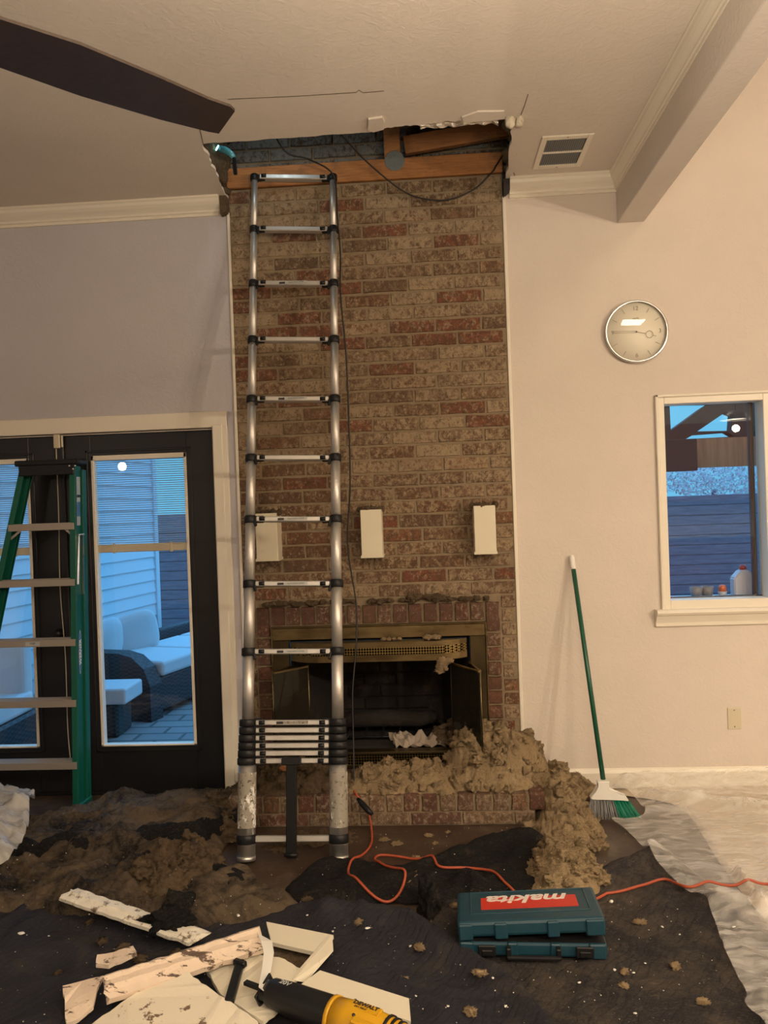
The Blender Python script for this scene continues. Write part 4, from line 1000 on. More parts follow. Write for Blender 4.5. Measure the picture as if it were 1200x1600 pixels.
# orange extension cord
cor = [(553, 1236, .19), (560, 1246, .17), (572, 1262, .11), (579, 1285, .04), (580, 1308, .02), (566, 1330, .02), (548, 1350, .02), (545, 1372, .03), (560, 1392, .03), (595, 1403, .03), (622, 1397, .03), (634, 1383, .03), (622, 1372, .03), (600, 1358, .03), (586, 1340, .02), (590, 1328, .02), (615, 1328, .02), (650, 1335, .04), (675, 1343, .07), (688, 1356, .08), (730, 1356, .07), (765, 1363, .06), (790, 1385, .06)]
pts = []
for x, y, z in cor:
    p = PZ(x, y, z if z > .1 else .035); pts.append(p)
q = pts[-1]
tail = [Vector((.38, -1.38, 0)), Vector((.52, -1.36, 0)), Vector((.60, -1.22, 0))] if False else []
ec = thing('extension_cord', 'orange extension cord looping over the floor in front of the hearth and across the plastic', 'cord', (pts[4].x, pts[4].y, 0))
cp = catmull(pts, 8)
def settle(P, k0, off=.005):
    z = [max(p.z if i < k0 else 0, ground(p.x, p.y) + off) for i, p in enumerate(P)]
    for i, p in enumerate(P):
        if i < k0: continue
        w_ = z[max(k0, i - 6):i + 7]; p.z = max(sum(w_) / len(w_), z[i])
    for _ in range(3):
        zz = [p.z for p in P]
        for i in range(max(k0, 1), len(P) - 1): P[i].z = (zz[i - 1] + zz[i] + zz[i + 1]) / 3
    for i in range(k0, len(P)): P[i].z = max(P[i].z, z[i])
    for _ in range(4):
        zz = [p.z for p in P]
        for i in range(max(k0, 1), len(P) - 1): P[i].z = (zz[i - 1] + zz[i] + zz[i + 1]) / 3 + .0008
settle(cp, 26)
pts2 = []
for x, y in ((948, 1395), (975, 1391), (1005, 1383), (1040, 1377), (1075, 1382), (1110, 1387), (1150, 1389), (1185, 1388), (1230, 1386), (1300, 1388)):
    p = PZ(x, y, .02); g_ = ground(p.x, p.y); pts2.append(PZ(x, y, g_ + .006))
cp2 = catmull(pts2, 8)
link = catmull([cp[-1], Vector((.33, -1.27, .05)), Vector((.45, -1.33, .05)), Vector((.56, -1.29, .05)), cp2[0]], 8)
allc = cp[:-1] + link[:-1] + cp2; settle(allc, 26)
MB().tube(allc, .0055, 10).build('orange_cord', 'cord_orange', ec)
p0 = pts[1]; b = MB(); b.tube([p0 + Vector((0, -.02, .0)), p0 + Vector((.02, -.05, -.01)), p0 + Vector((.055, -.09, -.03)), p0 + Vector((.075, -.10, -.045))], .012, 12, True, [.009, .014, .014, .009]); b.build('cord_plug', 'black_plastic', ec)

# ================================================================== TELESCOPING LADDER
lad = thing('telescoping_ladder', 'silver telescoping ladder with black collars leaning on the brick chimney', 'ladder', ((LF.x + RF.x) / 2, LF.y, 0))
LD = (LT - LF).normalized(); LAT = (RF - LF).normalized(); NRM = LAT.cross(LD).normalized()   # points toward camera (-y)
if NRM.y > 0: NRM = -NRM
def s_at(py, x=450):
    """distance along the rail whose point shows at picture row py (ladder plane)"""
    lo, hi = 0., 4.2
    for _ in range(40):
        m_ = (lo + hi) / 2; p = LF + LD * m_ + LAT * .2; c = RM.transposed() @ (p - CAM); yy = 800 - F_PX * c.y / -c.z
        if yy > py: lo = m_
        else: hi = m_
    return lo
rows = [s_at(y) for y in (1310, 1188, 1176, 1164, 1152, 1140, 1128, 1017, 911, 810, 714, 622, 529, 441, 356, 275)]
radii = [.042, .0415, .040, .0385, .037, .0355, .034, .0315, .030, .0285, .027, .0255, .024, .0225, .021, .0195]
tot = (LT - LF).length; Ltop = rows[-1]
for sd, F_, T_ in ((-1, LF, LT), (1, RF, RT)):
    D = (T_ - F_).normalized(); tt = (T_ - F_).length
    pt = lambda s_: F_ + (T_ - F_) * (s_ / tot)
    prev = 0.0
    for i in range(len(rows)):
        top = rows[i]
        if i == 0: seg = [(0, rows[1] - .012, .0415)]
        elif i < 6: seg = []
        else: seg = [(top, rows[i + 1] if i + 1 < len(rows) else top + .0, radii[i] - .006)] if i + 1 < len(rows) else []
        for a, b_, r in seg:
            m = MB(); 
            r0 = r; r1 = r
            if i >= 6: r0 = [.0275, .026, .0248, .0236, .0224, .0212, .020, .0188, .0176][i - 6]; r1 = r0
            m.tube([pt(a), pt(b_)], r0, 28); o = m.build('rail_tube', 'alu_worn' if i == 0 else 'alu', lad)
            if i == 0:
                mm = MB(); mm.tube([pt(rows[0] + .05), pt(rows[1] - .05)], r0 + .0008, 28, False); mm.build('worn_label', 'label_worn', o)
                mm = MB(); mm.tube([pt(.07), pt(.105)], r0 + .0008, 28, False); mm.build('worn_label', 'label_worn', o)
                mm = MB(); mm.tube([pt(0), pt(.02)], r0 + .0015, 28); mm.build('foot_cap', 'alu_worn', o)
        # collar
        r = [.046, .047, .0455, .044, .0425, .041, .0395, .0345, .033, .0315, .030, .029, .0275, .026, .0245, .024][i]
        hgt = .040 if i == 0 else (.0325 if i <= 6 else .038)
        m = MB(); m.tube([pt(top - hgt / 2), pt(top - hgt / 2 + .004), pt(top + hgt / 2 - .004), pt(top + hgt / 2)], r, 28, True, [r - .003, r, r, r - .003])
        # arm toward rung + latch
        if i != 0:
            a = pt(top) - LAT * sd * (r * .7); b2 = pt(top) - LAT * sd * (r + (.030 if i < 7 else .038)); m.bar(a, b2, .022, .040 if i < 7 else .034, up=LD, bev=.004)
            m.tube([pt(top) - LAT * sd * (r + .018) + NRM * .018, pt(top) - LAT * sd * (r + .045) + NRM * .018], .010, 10, True)
            if 7 <= i < 15: m.bar(pt(top) - LAT * sd * (r * .8) + NRM * .016 - LD * .006, pt(top) - LAT * sd * (r * .8 + .008) + NRM * .02 - LD * .038, .012, .014, bev=.003)
        m.build('collar', 'black_plastic', lad)
ptL = lambda s_: LF + (LT - LF) * (s_ / tot)
ptR = lambda s_: RF + (RT - RF) * (s_ / tot)
for i, s_ in enumerate(rows):
    a = ptL(s_) + LAT * .030; b_ = ptR(s_) - LAT * .030; m = MB()
    if i == 0: m.bar(a + LAT * .012, b_ - LAT * .012, .026, .026, up=LD, bev=.003)
    elif i < 7: m.bar(a + LAT * .01, b_ - LAT * .01, .0225, .036, up=NRM, bev=.003) if 0 else m.bar(a + LAT * .01, b_ - LAT * .01, .036, .0225, up=LD, bev=.003)
    else: m.bar(a, b_, .034, .026 if i < 15 else .028, up=LD, bev=.004)
    o = m.build('rung', 'alu', lad)
    if i in (6, 7, 8, 9, 11, 13):
        c = (a + b_) / 2 + NRM * .0185; MX = frame(c, LAT, LD)
        q = MB(); q.box(-.075, .075, -.0065, .0065, 0, .0008, 0, MX); q.build('rung_label', 'label_worn' if i == 6 else 'sticker', o)
        q = MB(); q.box(-.073, -.042, -.0055, .0055, .0008, .0014, 0, MX); q.build('label_logo', 'ink', o)
        if i != 6: text('TELESCOPING LADDER', .0085, 'label_text', 'ink', o, MX @ Matrix.Translation((.017, 0, .0012)), .0002, xs=.95)
m = MB(); a = ptL(rows[1]) + LAT * .20
c0 = (ptL(rows[1]) + ptR(rows[1])) / 2 + NRM * .03
m.bar(c0 - LAT * .045 + LD * .0, c0 + LAT * .045 + LD * .0, .03, .034, up=LD, bev=.004)
m.build('strap_bracket', 'black_plastic', lad)
m = MB(); m.bar(c0 + LD * .005, c0 - LD * (rows[1] - .015) + NRM * .0, .048, .020, up=NRM, bev=.004); m.build('stabiliser_bar', 'black_metal', lad)
m = MB(); e_ = c0 - LD * (rows[1] - .03) ; m.cyl(e_ - LAT * .03 + NRM * .012, e_ + LAT * .03 + NRM * .012, .009, n=12)
m.build('stabiliser_pin', 'black_metal', lad)

# ================================================================== GREEN STEP LADDER
sl = thing('step_ladder', 'green folded step ladder leaning against the black door', 'ladder', (-2.2, -.27, 0))
TR = PY(121, 728, -.13); BR = PZ(126, 1262, .045); BR = Vector((BR.x, -.27, .02)); 
bR = PY(127, 1258, -.27); TL = PY(38, 724, -.13); bL = PY(-75, 1262, -.27)
bR.z = max(bR.z, .012); bL.z = bR.z
upR = (TR - bR).normalized(); upL = (TL - bL).normalized(); side = (bR - bL).normalized(); fw = side.cross(upR).normalized()
if fw.y > 0: fw = -fw
def rail(b_, t_, sgn, name='side_rail', off=0, fl=.030, web=.070, th=.004):
    m = MB(); o_ = Vector((0, -1, 0)) * off
    # channel: web facing outwards, flanges pointing inwards (toward the other rail) on front and back
    m.bar(b_ + o_ + Vector((sgn * 0, web / 2 * 0, 0)), t_ + o_, th, web, up=Vector((0, 1, 0)), bev=.001)
    for yy in (-web / 2, web / 2):
        sh = Vector((-sgn * fl / 2, yy, 0)); m.bar(b_ + o_ + sh, t_ + o_ + sh, fl, th, up=Vector((0, 1, 0)), bev=.001)
    return m.build(name, 'green', sl)
rr = rail(bR, TR, 1); rl = rail(bL, TL, -1)
bk = Vector((0, .072, 0))
r2 = rail(bR + bk + Vector((.012, 0, -.0)), TR + bk * .75 + Vector((.012, 0, -.02)), 1, 'rear_rail', 0, .028, .045); r3 = rail(bL + bk + Vector((-.012, 0, 0)), TL + bk * .75 + Vector((-.012, 0, -.02)), -1, 'rear_rail', 0, .028, .045)
fz = lambda z, b_, t_: b_ + (t_ - b_) * ((z - b_.z) / (t_.z - b_.z))
for py in (818, 905, 997, 1089, 1182):
    z = PY(100, py, -.18).z; a = fz(z, bL, TL); b_ = fz(z, bR, TR); m = MB()
    m.box(a.x + .004, b_.x - .004, min(a.y, b_.y) - .04, min(a.y, b_.y) + .04, z - .003, z + .003, .001)
    m.box(a.x + .004, b_.x - .004, min(a.y, b_.y) - .043, min(a.y, b_.y) - .038, z - .034, z + .003, .001)
    m.box(a.x + .004, b_.x - .004, min(a.y, b_.y) + .036, min(a.y, b_.y) + .04, z - .03, z + .003, .001)
    for k in range(5): m.box(a.x + .006, b_.x - .006, min(a.y, b_.y) - .032 + k * .014, min(a.y, b_.y) - .028 + k * .014, z + .003, z + .0048)
    st = m.build('step', 'step', sl)
    if py == 997:
        text('STEP', .014, 'step_label_text', 'ink', st, frame(((a.x + b_.x) / 2 + .02, min(a.y, b_.y) - .0438, z - .016), (1, 0, 0), (0, 0, 1)))
        q = MB(); xm = (a.x + b_.x) / 2 + .02; q.box(xm - .04, xm + .04, min(a.y, b_.y) - .0436, min(a.y, b_.y) - .0428, z - .028, z - .006); q.build('step_label', 'sticker', st)
    for xx in (.013, .013):
        for dz in (-.010, -.024): MB().lathe([(0, -.003), (.005, -.002), (.006, 0)], (b_.x - xx, b_.y - .037, z + dz), (0, 1, 0), 10).build('rivet', 'chrome', sl)
    if py == 818:
        m = MB(); m.bar((b_.x - .01, b_.y - .03, z - .075), (b_.x - .06, b_.y - .03, z - .03), .012, .003, up=(0, 1, 0)); m.bar((a.x + .01, a.y - .03, z - .075), (a.x + .07, a.y - .03, z - .03), .012, .003, up=(0, 1, 0)); m.build('step_brace', 'step', sl)
m = MB(); m.box(TL.x - .03, TR.x + .035, -.185, -.085, TL.z - .02, TL.z + .012, .008, None, 2); m.box(TL.x - .01, TR.x + .0, -.178, -.170, TL.z - .075, TL.z - .01, .004)
m.build('top_cap', 'black_plastic', sl)
for dx, dz in ((-.02, -.012), (0, -.03), (.012, -.012)): MB().lathe([(0, -.003), (.005, -.002), (.006, 0)], (TR.x + dx, -.186, TR.z + dz + .01), (0, 1, 0), 10).build('rivet', 'chrome', sl)
for B_ in (bR, bL):
    m = MB(); m.box(B_.x - .03, B_.x + .018, B_.y - .045, B_.y + .10, .008, B_.z + .02, .005); m.build('rubber_foot', 'green', sl)
# side labels and spreader on outer web of right rail
def webpt(z, dy=0, dx=.0045): p = fz(z, bR, TR); return Vector((p.x + dx, p.y + dy, p.z))
WX = frame(webpt(1.0), Vector((0, 1, 0)), upR)
def sidequad(z0, z1, y0, y1, name, mat, dx=.0045):
    a = webpt(z0, 0, dx); b_ = webpt(z1, 0, dx); m = MB()
    m._pts([a + Vector((0, y0, 0)), a + Vector((0, y1, 0)), b_ + Vector((0, y1, 0)), b_ + Vector((0, y0, 0))], [(0, 1, 2, 3)])
    return m.build(name, mat, sl)
sidequad(1.55, 1.82, -.022, .022, 'warning_label', 'sticker', .0035); sidequad(1.60, 1.68, -.020, .020, 'label_panel', 'sticker_blue', .0045); sidequad(1.705, 1.72, -.020, .020, 'label_panel', 'ink', .0045)
m = MB(); c = webpt(.86, 0, .0035)
vs = [c + Vector((0, .017 * cos(t * pi / 16), 0)) + upR * .12 * sin(t * pi / 16) for t in range(32)]
m._pts(vs, [tuple(range(32))]); m.build('oval_logo', 'sticker', sl)
vs = [c + Vector((.0008, .013 * cos(t * pi / 16), 0)) + upR * .108 * sin(t * pi / 16) for t in range(32)]
m = MB(); m._pts(vs, [tuple(range(32))]); m.build('oval_logo_field', 'sticker_blue', sl)
text('WERNER', .034, 'logo_text', 'white_plastic', sl, frame(c + Vector((.0018, 0, 0)), upR, Vector((0, -1, 0))), bold=.0006)
m = MB(); 
m.bar(webpt(1.50, -.02, .008), webpt(1.50, .04, .008), .022, .008, up=(0, 0, 1), bev=.002); m.bar(webpt(1.495, -.012, .010), webpt(1.23, -.028, .010), .010, .005, up=(0, 1, 0)); m.bar(webpt(1.495, .030, .010), webpt(1.17, .034, .010), .010, .005, up=(0, 1, 0))
m.build('spreader', 'chrome', sl)
# thin cord hanging behind it
m = MB(); m.tube(catmull([(-2.116, -.018, 1.99), (-2.11, -.03, 1.6), (-2.118, -.03, 1.2), (-2.10, -.035, .8), (-2.105, -.03, .4), (-2.09, -.04, .2)], 8), .003, 8); tag(m.build('white_wire', 'plate'), 'thin pale wire hanging down the door joint behind the step ladder', 'wire')

# ================================================================== BROOM
tp = PY(893, 868, -.018); bt = PY(943, 1222, -.37)
br = thing('broom', 'green and white angle broom leaning against the wall', 'broom', (.86, -.42, 0))
dv = (tp - bt).normalized()
m = MB(); m.tube([bt, tp - dv * .07], .0125, 16); m.build('handle', 'broom_green', br)
m = MB(); m.tube([tp - dv * .08, tp - dv * .07, tp - dv * .01, tp], .0135, 16, True, [.012, .0145, .0145, .010]); m.build('grip', 'white_plastic', br)
B0 = bt
hp = [PY(x, y, -.385) for x, y in ((932, 1220), (951, 1219), (950, 1232), (962, 1238), (976, 1241), (982, 1250), (960, 1248), (925, 1248), (921, 1246), (929, 1236), (935, 1228))]
m = MB(); m.prism([(p.x, p.z) for p in hp], 'y', -.405, -.365)
bmesh.ops.bevel(m.bm, geom=[e for e in m.bm.edges], offset=.004, segments=2, affect='EDGES'); m.build('head', 'white_plastic', br)
def bris(f0, f1, name, mat, n):
    m = MB(); rnd = random.Random(3)
    for i in range(n):
        f = f0 + (f1 - f0) * (i + rnd.random()) / n; yy = rnd.uniform(-.015, .015)
        tpx = PY(923 + 58 * f, 1246 + 3 * f, -.385); bx = PY(917 + 85 * f, 1281 + 8 * f - (10 if f < .1 else 0), -.43 + 0 * f)
        a = Vector((tpx.x, -.385 + yy, tpx.z)); b_ = Vector((bx.x, -.40 + yy * 2.2 - .03, max(.012, bx.z + rnd.uniform(-.003, .006)))); m.tube([a, (a + b_) / 2 + Vector((rnd.uniform(-.004, .004), -.004, 0)), b_ + Vector((rnd.uniform(-.004, .004), 0, 0))], .0016, 4)
    m.build(name, mat, br)
bris(0, .60, 'grey_bristles', 'bristle_grey', 150); bris(.60, 1.0, 'green_bristles', 'bristle_green', 95)

# ================================================================== TOOL CASE
tc_ = thing('tool_case', 'teal plastic tool case with red lettered panel lying on the charcoal blanket', 'tool case', (.30, -1.55, 0))
CB = Vector((.303, -1.52, 0)); rot = radians(-2)
z0 = .032
MC = Matrix.Translation(Vector((CB.x, CB.y, z0))) @ Matrix.Rotation(rot, 4, 'Z')
W2, D2 = .252, .128
m = MB(); m.box(-W2, W2, -D2, D2, 0, .050, .010, MC, 2)
for x in (-.245, -.145, .115, .185): pass
for (a, b_) in ((-.247, -.200), (-.085, -.050), (.060, .095), (.190, .247)): m.box(a, b_, -D2 - .008, -D2 + .01, .0, .050, .004, MC)
o_base = m.build('case_base', 'teal', tc_)
m = MB(); m.box(-W2 + .006, W2 - .006, -D2 + .006, D2 - .006, .045, .0512, 0, MC); m.build('case_inside', 'black_plastic', tc_)
ML = MC @ Matrix.Translation((0, D2, .054)) @ Matrix.Rotation(radians(-3.2), 4, 'Y') @ Matrix.Rotation(radians(4.5) * -1, 4, 'X') @ Matrix.Translation((0, -D2, 0))
m = MB(); m.box(-W2, W2, -D2, D2, 0, .052, .011, ML, 2)
for (a, b_) in ((-.247, -.200), (-.125, -.080), (.055, .095), (.185, .247)): m.box(a, b_, -D2 - .008, -D2 + .015, -.006, .046, .004, ML)
o_lid = m.build('case_lid', 'teal', tc_)
m = MB()
for bx in ((-.205, .215, .105, .110), (-.205, .215, -.070, -.065), (-.205, -.200, -.07, .11), (.210, .215, -.07, .11)): m.box(*bx, .050, .0545, .001, ML)
m.build('lid_rim', 'teal', o_lid)
m = MB(); m.box(-.165, .178, -.035, .060, .052, .0528, 0, ML); m.build('red_panel', 'case_red', o_lid)
text('makita', .090, 'panel_lettering', 'case_white', o_lid, ML @ Matrix.Translation((.005, .043, .0532)) @ Matrix.Rotation(pi, 4, 'Z'), .0004, .0022, .25, xs=1.22)
for x in (-.155, .175):
    m = MB(); m.box(x - .030, x + .030, -D2 - .014, -D2 - .004, .006, .044, .003, MC); m.box(x - .018, x + .018, -D2 - .018, -D2 - .012, .012, .030, .002, MC); m.build('latch', 'black_plastic', o_base)
m = MB(); m.box(-.090, -.074, -D2 - .030, -D2 - .004, .008, .044, .003, MC); m.box(.078, .094, -D2 - .030, -D2 - .004, .008, .044, .003, MC); m.box(-.090, .094, -D2 - .034, -D2 - .018, .006, .020, .005, MC, 2)
m.build('case_handle', 'black_plastic', tc_)

# ================================================================== BROKEN PLASTER AND BOARDS
def strip(name, A, B, prof, mat, label, cat='moulding', up=None, out=None):
    A = Vector(A); B = Vector(B); d = (B - A).normalized(); u = Vector((0, 0, 1)); o_ = d.cross(u).normalized(); u = o_.cross(d)
    s = MB(); n = 40; rings = []
    for i in range(n + 1):
        t = i / n; c = A + (B - A) * t; j = noise.noise(Vector((t * 12, A.x, 0))) * .004
        e = 0
        rings.append([s.bm.verts.new(c + o_ * (p[0] + (noise.noise(Vector((t * 16, p[0] * 30, 1))) * .006 if i not in (0, n) else 0)) + u * (p[1] + j) + d * ((noise.noise(Vector((p[0] * 60, p[1] * 40, t))) * .03) if i in (0, n) else 0)) for p in prof])
    k = len(prof)
    for a, b_ in zip(rings, rings[1:]):
        for q in range(k): s.bm.faces.new([a[q], a[(q + 1) % k], b_[(q + 1) % k], b_[q]])
    s.bm.faces.new(rings[0][::-1]); s.bm.faces.new(rings[-1])
    return tag(s.build(name, mat), label, cat)
A1 = PZ(108, 1399, .095); A2 = PZ(312, 1469, .075)
strip('moulding_piece', A1, A2, [(-.045, 0), (.045, 0), (.045, .012), (.034, .018), (.026, .012), (.012, .014), (.008, .022), (-.008, .022), (-.016, .012), (-.034, .014), (-.045, .008)], 'dirty_strip', 'dirty white strip of moulding lying on the blanket at left')
tag(MB().lump(PZ(262, 1440, .10) , .06, 4, .6, sq=(1.3, .8, .7), seed=12).build('black_cloth_scrap', 'tarp_black'), 'black scrap of cloth bunched over the dirty moulding strip', 'cloth')
A1 = PZ(165, 1545, .13); A2 = PZ(408, 1466, .15)
strip('moulding_piece', A1, A2, [(-.035, -.02), (.035, -.03), (.040, -.012), (.020, .0), (.012, .014), (-.010, .018), (-.020, .028), (-.038, .022)], 'plaster_pink', 'long broken pinkish crown moulding piece lying across the plaster slabs')
def shard(name, pts, z, th, mat, label, cat='plaster', tilt=None, seed=0, rough=.006):
    """polygon slab with broken (jittered) outline; pts world xy, per-point z"""
    s = MB(); P = []
    n = len(pts)
    for i in range(n):
        a = Vector(pts[i]); b_ = Vector(pts[(i + 1) % n]); L = (b_ - a).length; k = max(2, int(L / .02))
        for j in range(k):
            q = a + (b_ - a) * (j / k)
            if j: q += noise.noise_vector(q * 40 + Vector((seed, 0, 0))) * rough
            P.append(q)
    lo = [s.bm.verts.new(p) for p in P]; hi = [s.bm.verts.new(p + Vector((0, 0, th))) for p in P]
    s.bm.faces.new(lo[::-1]); s.bm.faces.new(hi)
    for i in range(len(P)): s.bm.faces.new([lo[i], lo[(i + 1) % len(P)], hi[(i + 1) % len(P)], hi[i]])
    bmesh.ops.triangulate(s.bm, faces=[f for f in s.bm.faces if len(f.verts) > 4])
    return tag(s.build(name, mat), label, cat)
v3 = lambda x, y, z: tuple(PZ(x, y, z))
shard('plaster_slab', [v3(276, 1514, .125), v3(150, 1602, .07), (-1.15, -2.35, .05), (-.40, -2.35, .05), v3(402, 1602, .07)], 0, .014, 'plaster', 'large cream triangular plaster slab at the bottom edge')
shard('plaster_fragment', [v3(98, 1546, .09), v3(130, 1538, .10), v3(162, 1530, .11), v3(152, 1550, .10), v3(146, 1578, .07), v3(122, 1598, .05), v3(104, 1604, .05)], 0, .012, 'plaster_pink', 'curved broken plaster fragment at the left end of the pink moulding', seed=3)
shard('plaster_fragment', [v3(150, 1512, .10), v3(152, 1498, .11), v3(178, 1494, .11), v3(208, 1484, .12), v3(214, 1494, .12), v3(190, 1506, .11), v3(170, 1514, .10)], 0, .014, 'plaster_pink', 'small jagged plaster fragment behind the pink moulding piece', seed=5)
shard('drywall_offcut', [v3(322, 1520, .075), v3(352, 1502, .09), v3(372, 1492, .09), v3(445, 1505, .085), v3(470, 1520, .085), v3(444, 1574, .085), v3(412, 1603, .08), v3(345, 1560, .075)], 0, .014, 'board', 'grey cream drywall offcut under the reciprocating saw', 'drywall', seed=6)
# painted box end (open-backed)
bx = thing('trim_box', 'cream painted open trim box beside the saw', 'box', tuple(PZ(470, 1500, 0.0)))
q = [PZ(x, y, .105) for x, y in ((415, 1441), (521, 1468), (470, 1536), (368, 1500))]
def wallb(a, b_, h0, h1, name='side_board', th=.016):
    a = Vector(a); b_ = Vector(b_); m = MB(); c0, c1 = Vector((a.x, a.y, (h0 + h1) / 2)), Vector((b_.x, b_.y, (h0 + h1) / 2)); m.bar(c0, c1, th, h1 - h0, up=(c1 - c0).cross(Vector((0, 0, 1))).cross(c1 - c0) if 0 else (0, 0, 1)); return m
def board(a, b_, w, t, name, parent=None, mat='board', up=(0, 0, 1)):
    m = MB(); m.bar(a, b_, w, t, up=up, bev=.002); return m.build(name, mat, parent)
TLq, TRq, BRq, BLq = q
# top board (far), right board tilted, near board, recessed dark back
def quad_slab(pts, th, name, mat, parent):
    m = MB(); a = [Vector(p) for p in pts]; nn = (a[1] - a[0]).cross(a[2] - a[0]).normalized(); 
    if nn.z < 0: nn = -nn
    lo = [m.bm.verts.new(p - nn * th) for p in a]; hi = [m.bm.verts.new(p) for p in a]; n = len(a)
    m.bm.faces.new(lo); m.bm.faces.new(hi[::-1])
    for i in range(n): m.bm.faces.new([lo[i], lo[(i + 1) % n], hi[(i + 1) % n], hi[i]])
    return m.build(name, mat, parent)
quad_slab([v3(416, 1440, .12), v3(521, 1461, .12), v3(498, 1489, .11), v3(424, 1472, .11)], .014, 'far_board', 'board', bx)
quad_slab([v3(519, 1461, .125), v3(521, 1486, .075), v3(478, 1535, .075), v3(458, 1532, .10)], .014, 'right_board', 'board', bx)
quad_slab([v3(368, 1492, .08), v3(470, 1520, .08), v3(458, 1535, .08), v3(362, 1506, .08)], .014, 'near_board', 'board', bx)
quad_slab([v3(424, 1472, .075), v3(498, 1489, .075), v3(472, 1520, .07), v3(380, 1495, .07)], .008, 'box_back', 'insul_dark', bx)
quad_slab([v3(500, 1516, .095), v3(639, 1560, .075), v3(642, 1596, .075), v3(470, 1538, .095)], .016, 'x', 'board', None)
pl_ = bpy.data.objects['x']; pl_.name = 'painted_plank'; tag(pl_, 'cream painted plank lying to the right of the trim box', 'plank')
# torn white paper strip
m = MB(); P = [(402, 1458, .17), (425, 1470, .175), (428, 1488, .17), (424, 1512, .16), (418, 1540, .15), (412, 1548, .15), (404, 1542, .15), (410, 1510, .16), (412, 1488, .17), (408, 1470, .175)]
m._pts([PZ(*p) for p in P], [tuple(range(len(P)))]); bmesh.ops.triangulate(m.bm, faces=m.bm.faces[:]); o = m.build('torn_paper_strip', 'white_plastic'); md = o.modifiers.new('t', 'SOLIDIFY'); md.thickness = .002
tag(o, 'torn white paper strip draped over the end of the saw', 'paper')
# reciprocating saw
sw = thing('reciprocating_saw', 'black and yellow cordless reciprocating saw lying at the bottom edge', 'saw', tuple(PZ(480, 1570, .02)))
a = PZ(418, 1548, .13); b_ = PZ(535, 1592, .13); dd = (b_ - a).normalized()
m = MB(); m.tube([a, a + dd * .02, a + dd * .10, b_ - dd * .03, b_ + dd * .01], .05, 20, True, [.030, .040, .046, .050, .046]); m.build('gear_housing', 'black_plastic', sw)
text('20V', .024, 'housing_text', 'sticker', sw, frame(a + dd * .07 + Vector((0, 0, .0445)), dd, Vector((-dd.y, dd.x, 0))), bold=.0003)
m = MB(); m.tube([b_ - dd * .02, b_ + dd * .03, b_ + dd * .14, b_ + dd * .26, b_ + dd * .32], .05, 20, True, [.051, .055, .050, .036, .030]); m.build('motor_housing', 'tool_yellow', sw)
pw_ = Vector((-dd.y, dd.x, 0))
for k_, t_ in enumerate((.150, .168, .186)):
    m = MB(); m.tube([b_ + dd * t_, b_ + dd * (t_ + .008)], .0525 - k_ * .003, 20); m.build('cooling_rib', 'black_plastic', sw)
m = MB(); m.box(-.03, .05, -.012, .014, -.012, .012, .004, frame(b_ + dd * .09 - pw_ * .040 + Vector((0, 0, .034)), dd, pw_)); m.build('side_cover', 'tool_yellow', sw)
m = MB(); m.tube([b_ - dd * .035, b_ - dd * .022], .0535, 20); m.build('collar_ring', 'tool_yellow', sw)
for t_, o_ in ((.03, .025), (.06, -.03), (.115, .02)): MB().lathe([(0, .003), (.004, .003), (.005, 0)], b_ + dd * t_ + pw_ * o_ + Vector((0, 0, .0475)), (0, 0, 1), 10).build('screw', 'ink', sw)
m = MB(); m.tube([b_ + dd * .26, b_ + dd * .34, b_ + dd * .38 + Vector((.03, -.08, 0)), b_ + dd * .30 + Vector((.0, -.14, 0))], .022, 12); m.build('saw_handle', 'black_plastic', sw)
m = MB(); c = b_ + dd * .075 + Vector((0, 0, .0535)); MX = frame(c, dd, Vector((-dd.y, dd.x, 0))); m.box(-.045, .05, -.008, .022, -.006, .0, .001, MX); m.build('name_plate', 'tool_yellow', sw)
text('DEWALT', .020, 'name_text', 'ink', sw, MX @ Matrix.Translation((0, .012, .0006)), bold=.0007)
text('20V MAX', .010, 'name_text', 'ink', sw, MX @ Matrix.Translation((-.01, -.003, .0006)))
m = MB(); c = a - dd * .012; pp = Vector((-dd.y, dd.x, 0)); m.bar(c - pp * .035 + Vector((0, 0, -.02)), c + pp * .038 + Vector((0, 0, .015)), .05, .008, up=dd, bev=.002); m.bar(c - pp * .03, c - pp * .03 + dd * .05, .012, .02, bev=.002); m.build('shoe', 'black_metal', sw)
m = MB(); m.bar(a, a - dd * .09, .018, .012, bev=.002); m.build('blade_clamp', 'black_metal', sw)
m = MB(); m.bar(PZ(376, 1502, .12), PZ(358, 1566, .10), .030, .022, bev=.006, seg=2); m.bar(PZ(366, 1502, .125), PZ(384, 1508, .125), .02, .02, bev=.004)
tag(m.build('pry_bar', 'black_metal'), 'dark metal bar lying across the drywall offcut left of the saw', 'tool')
m = MB(); p = PZ(534, 1568, .182)

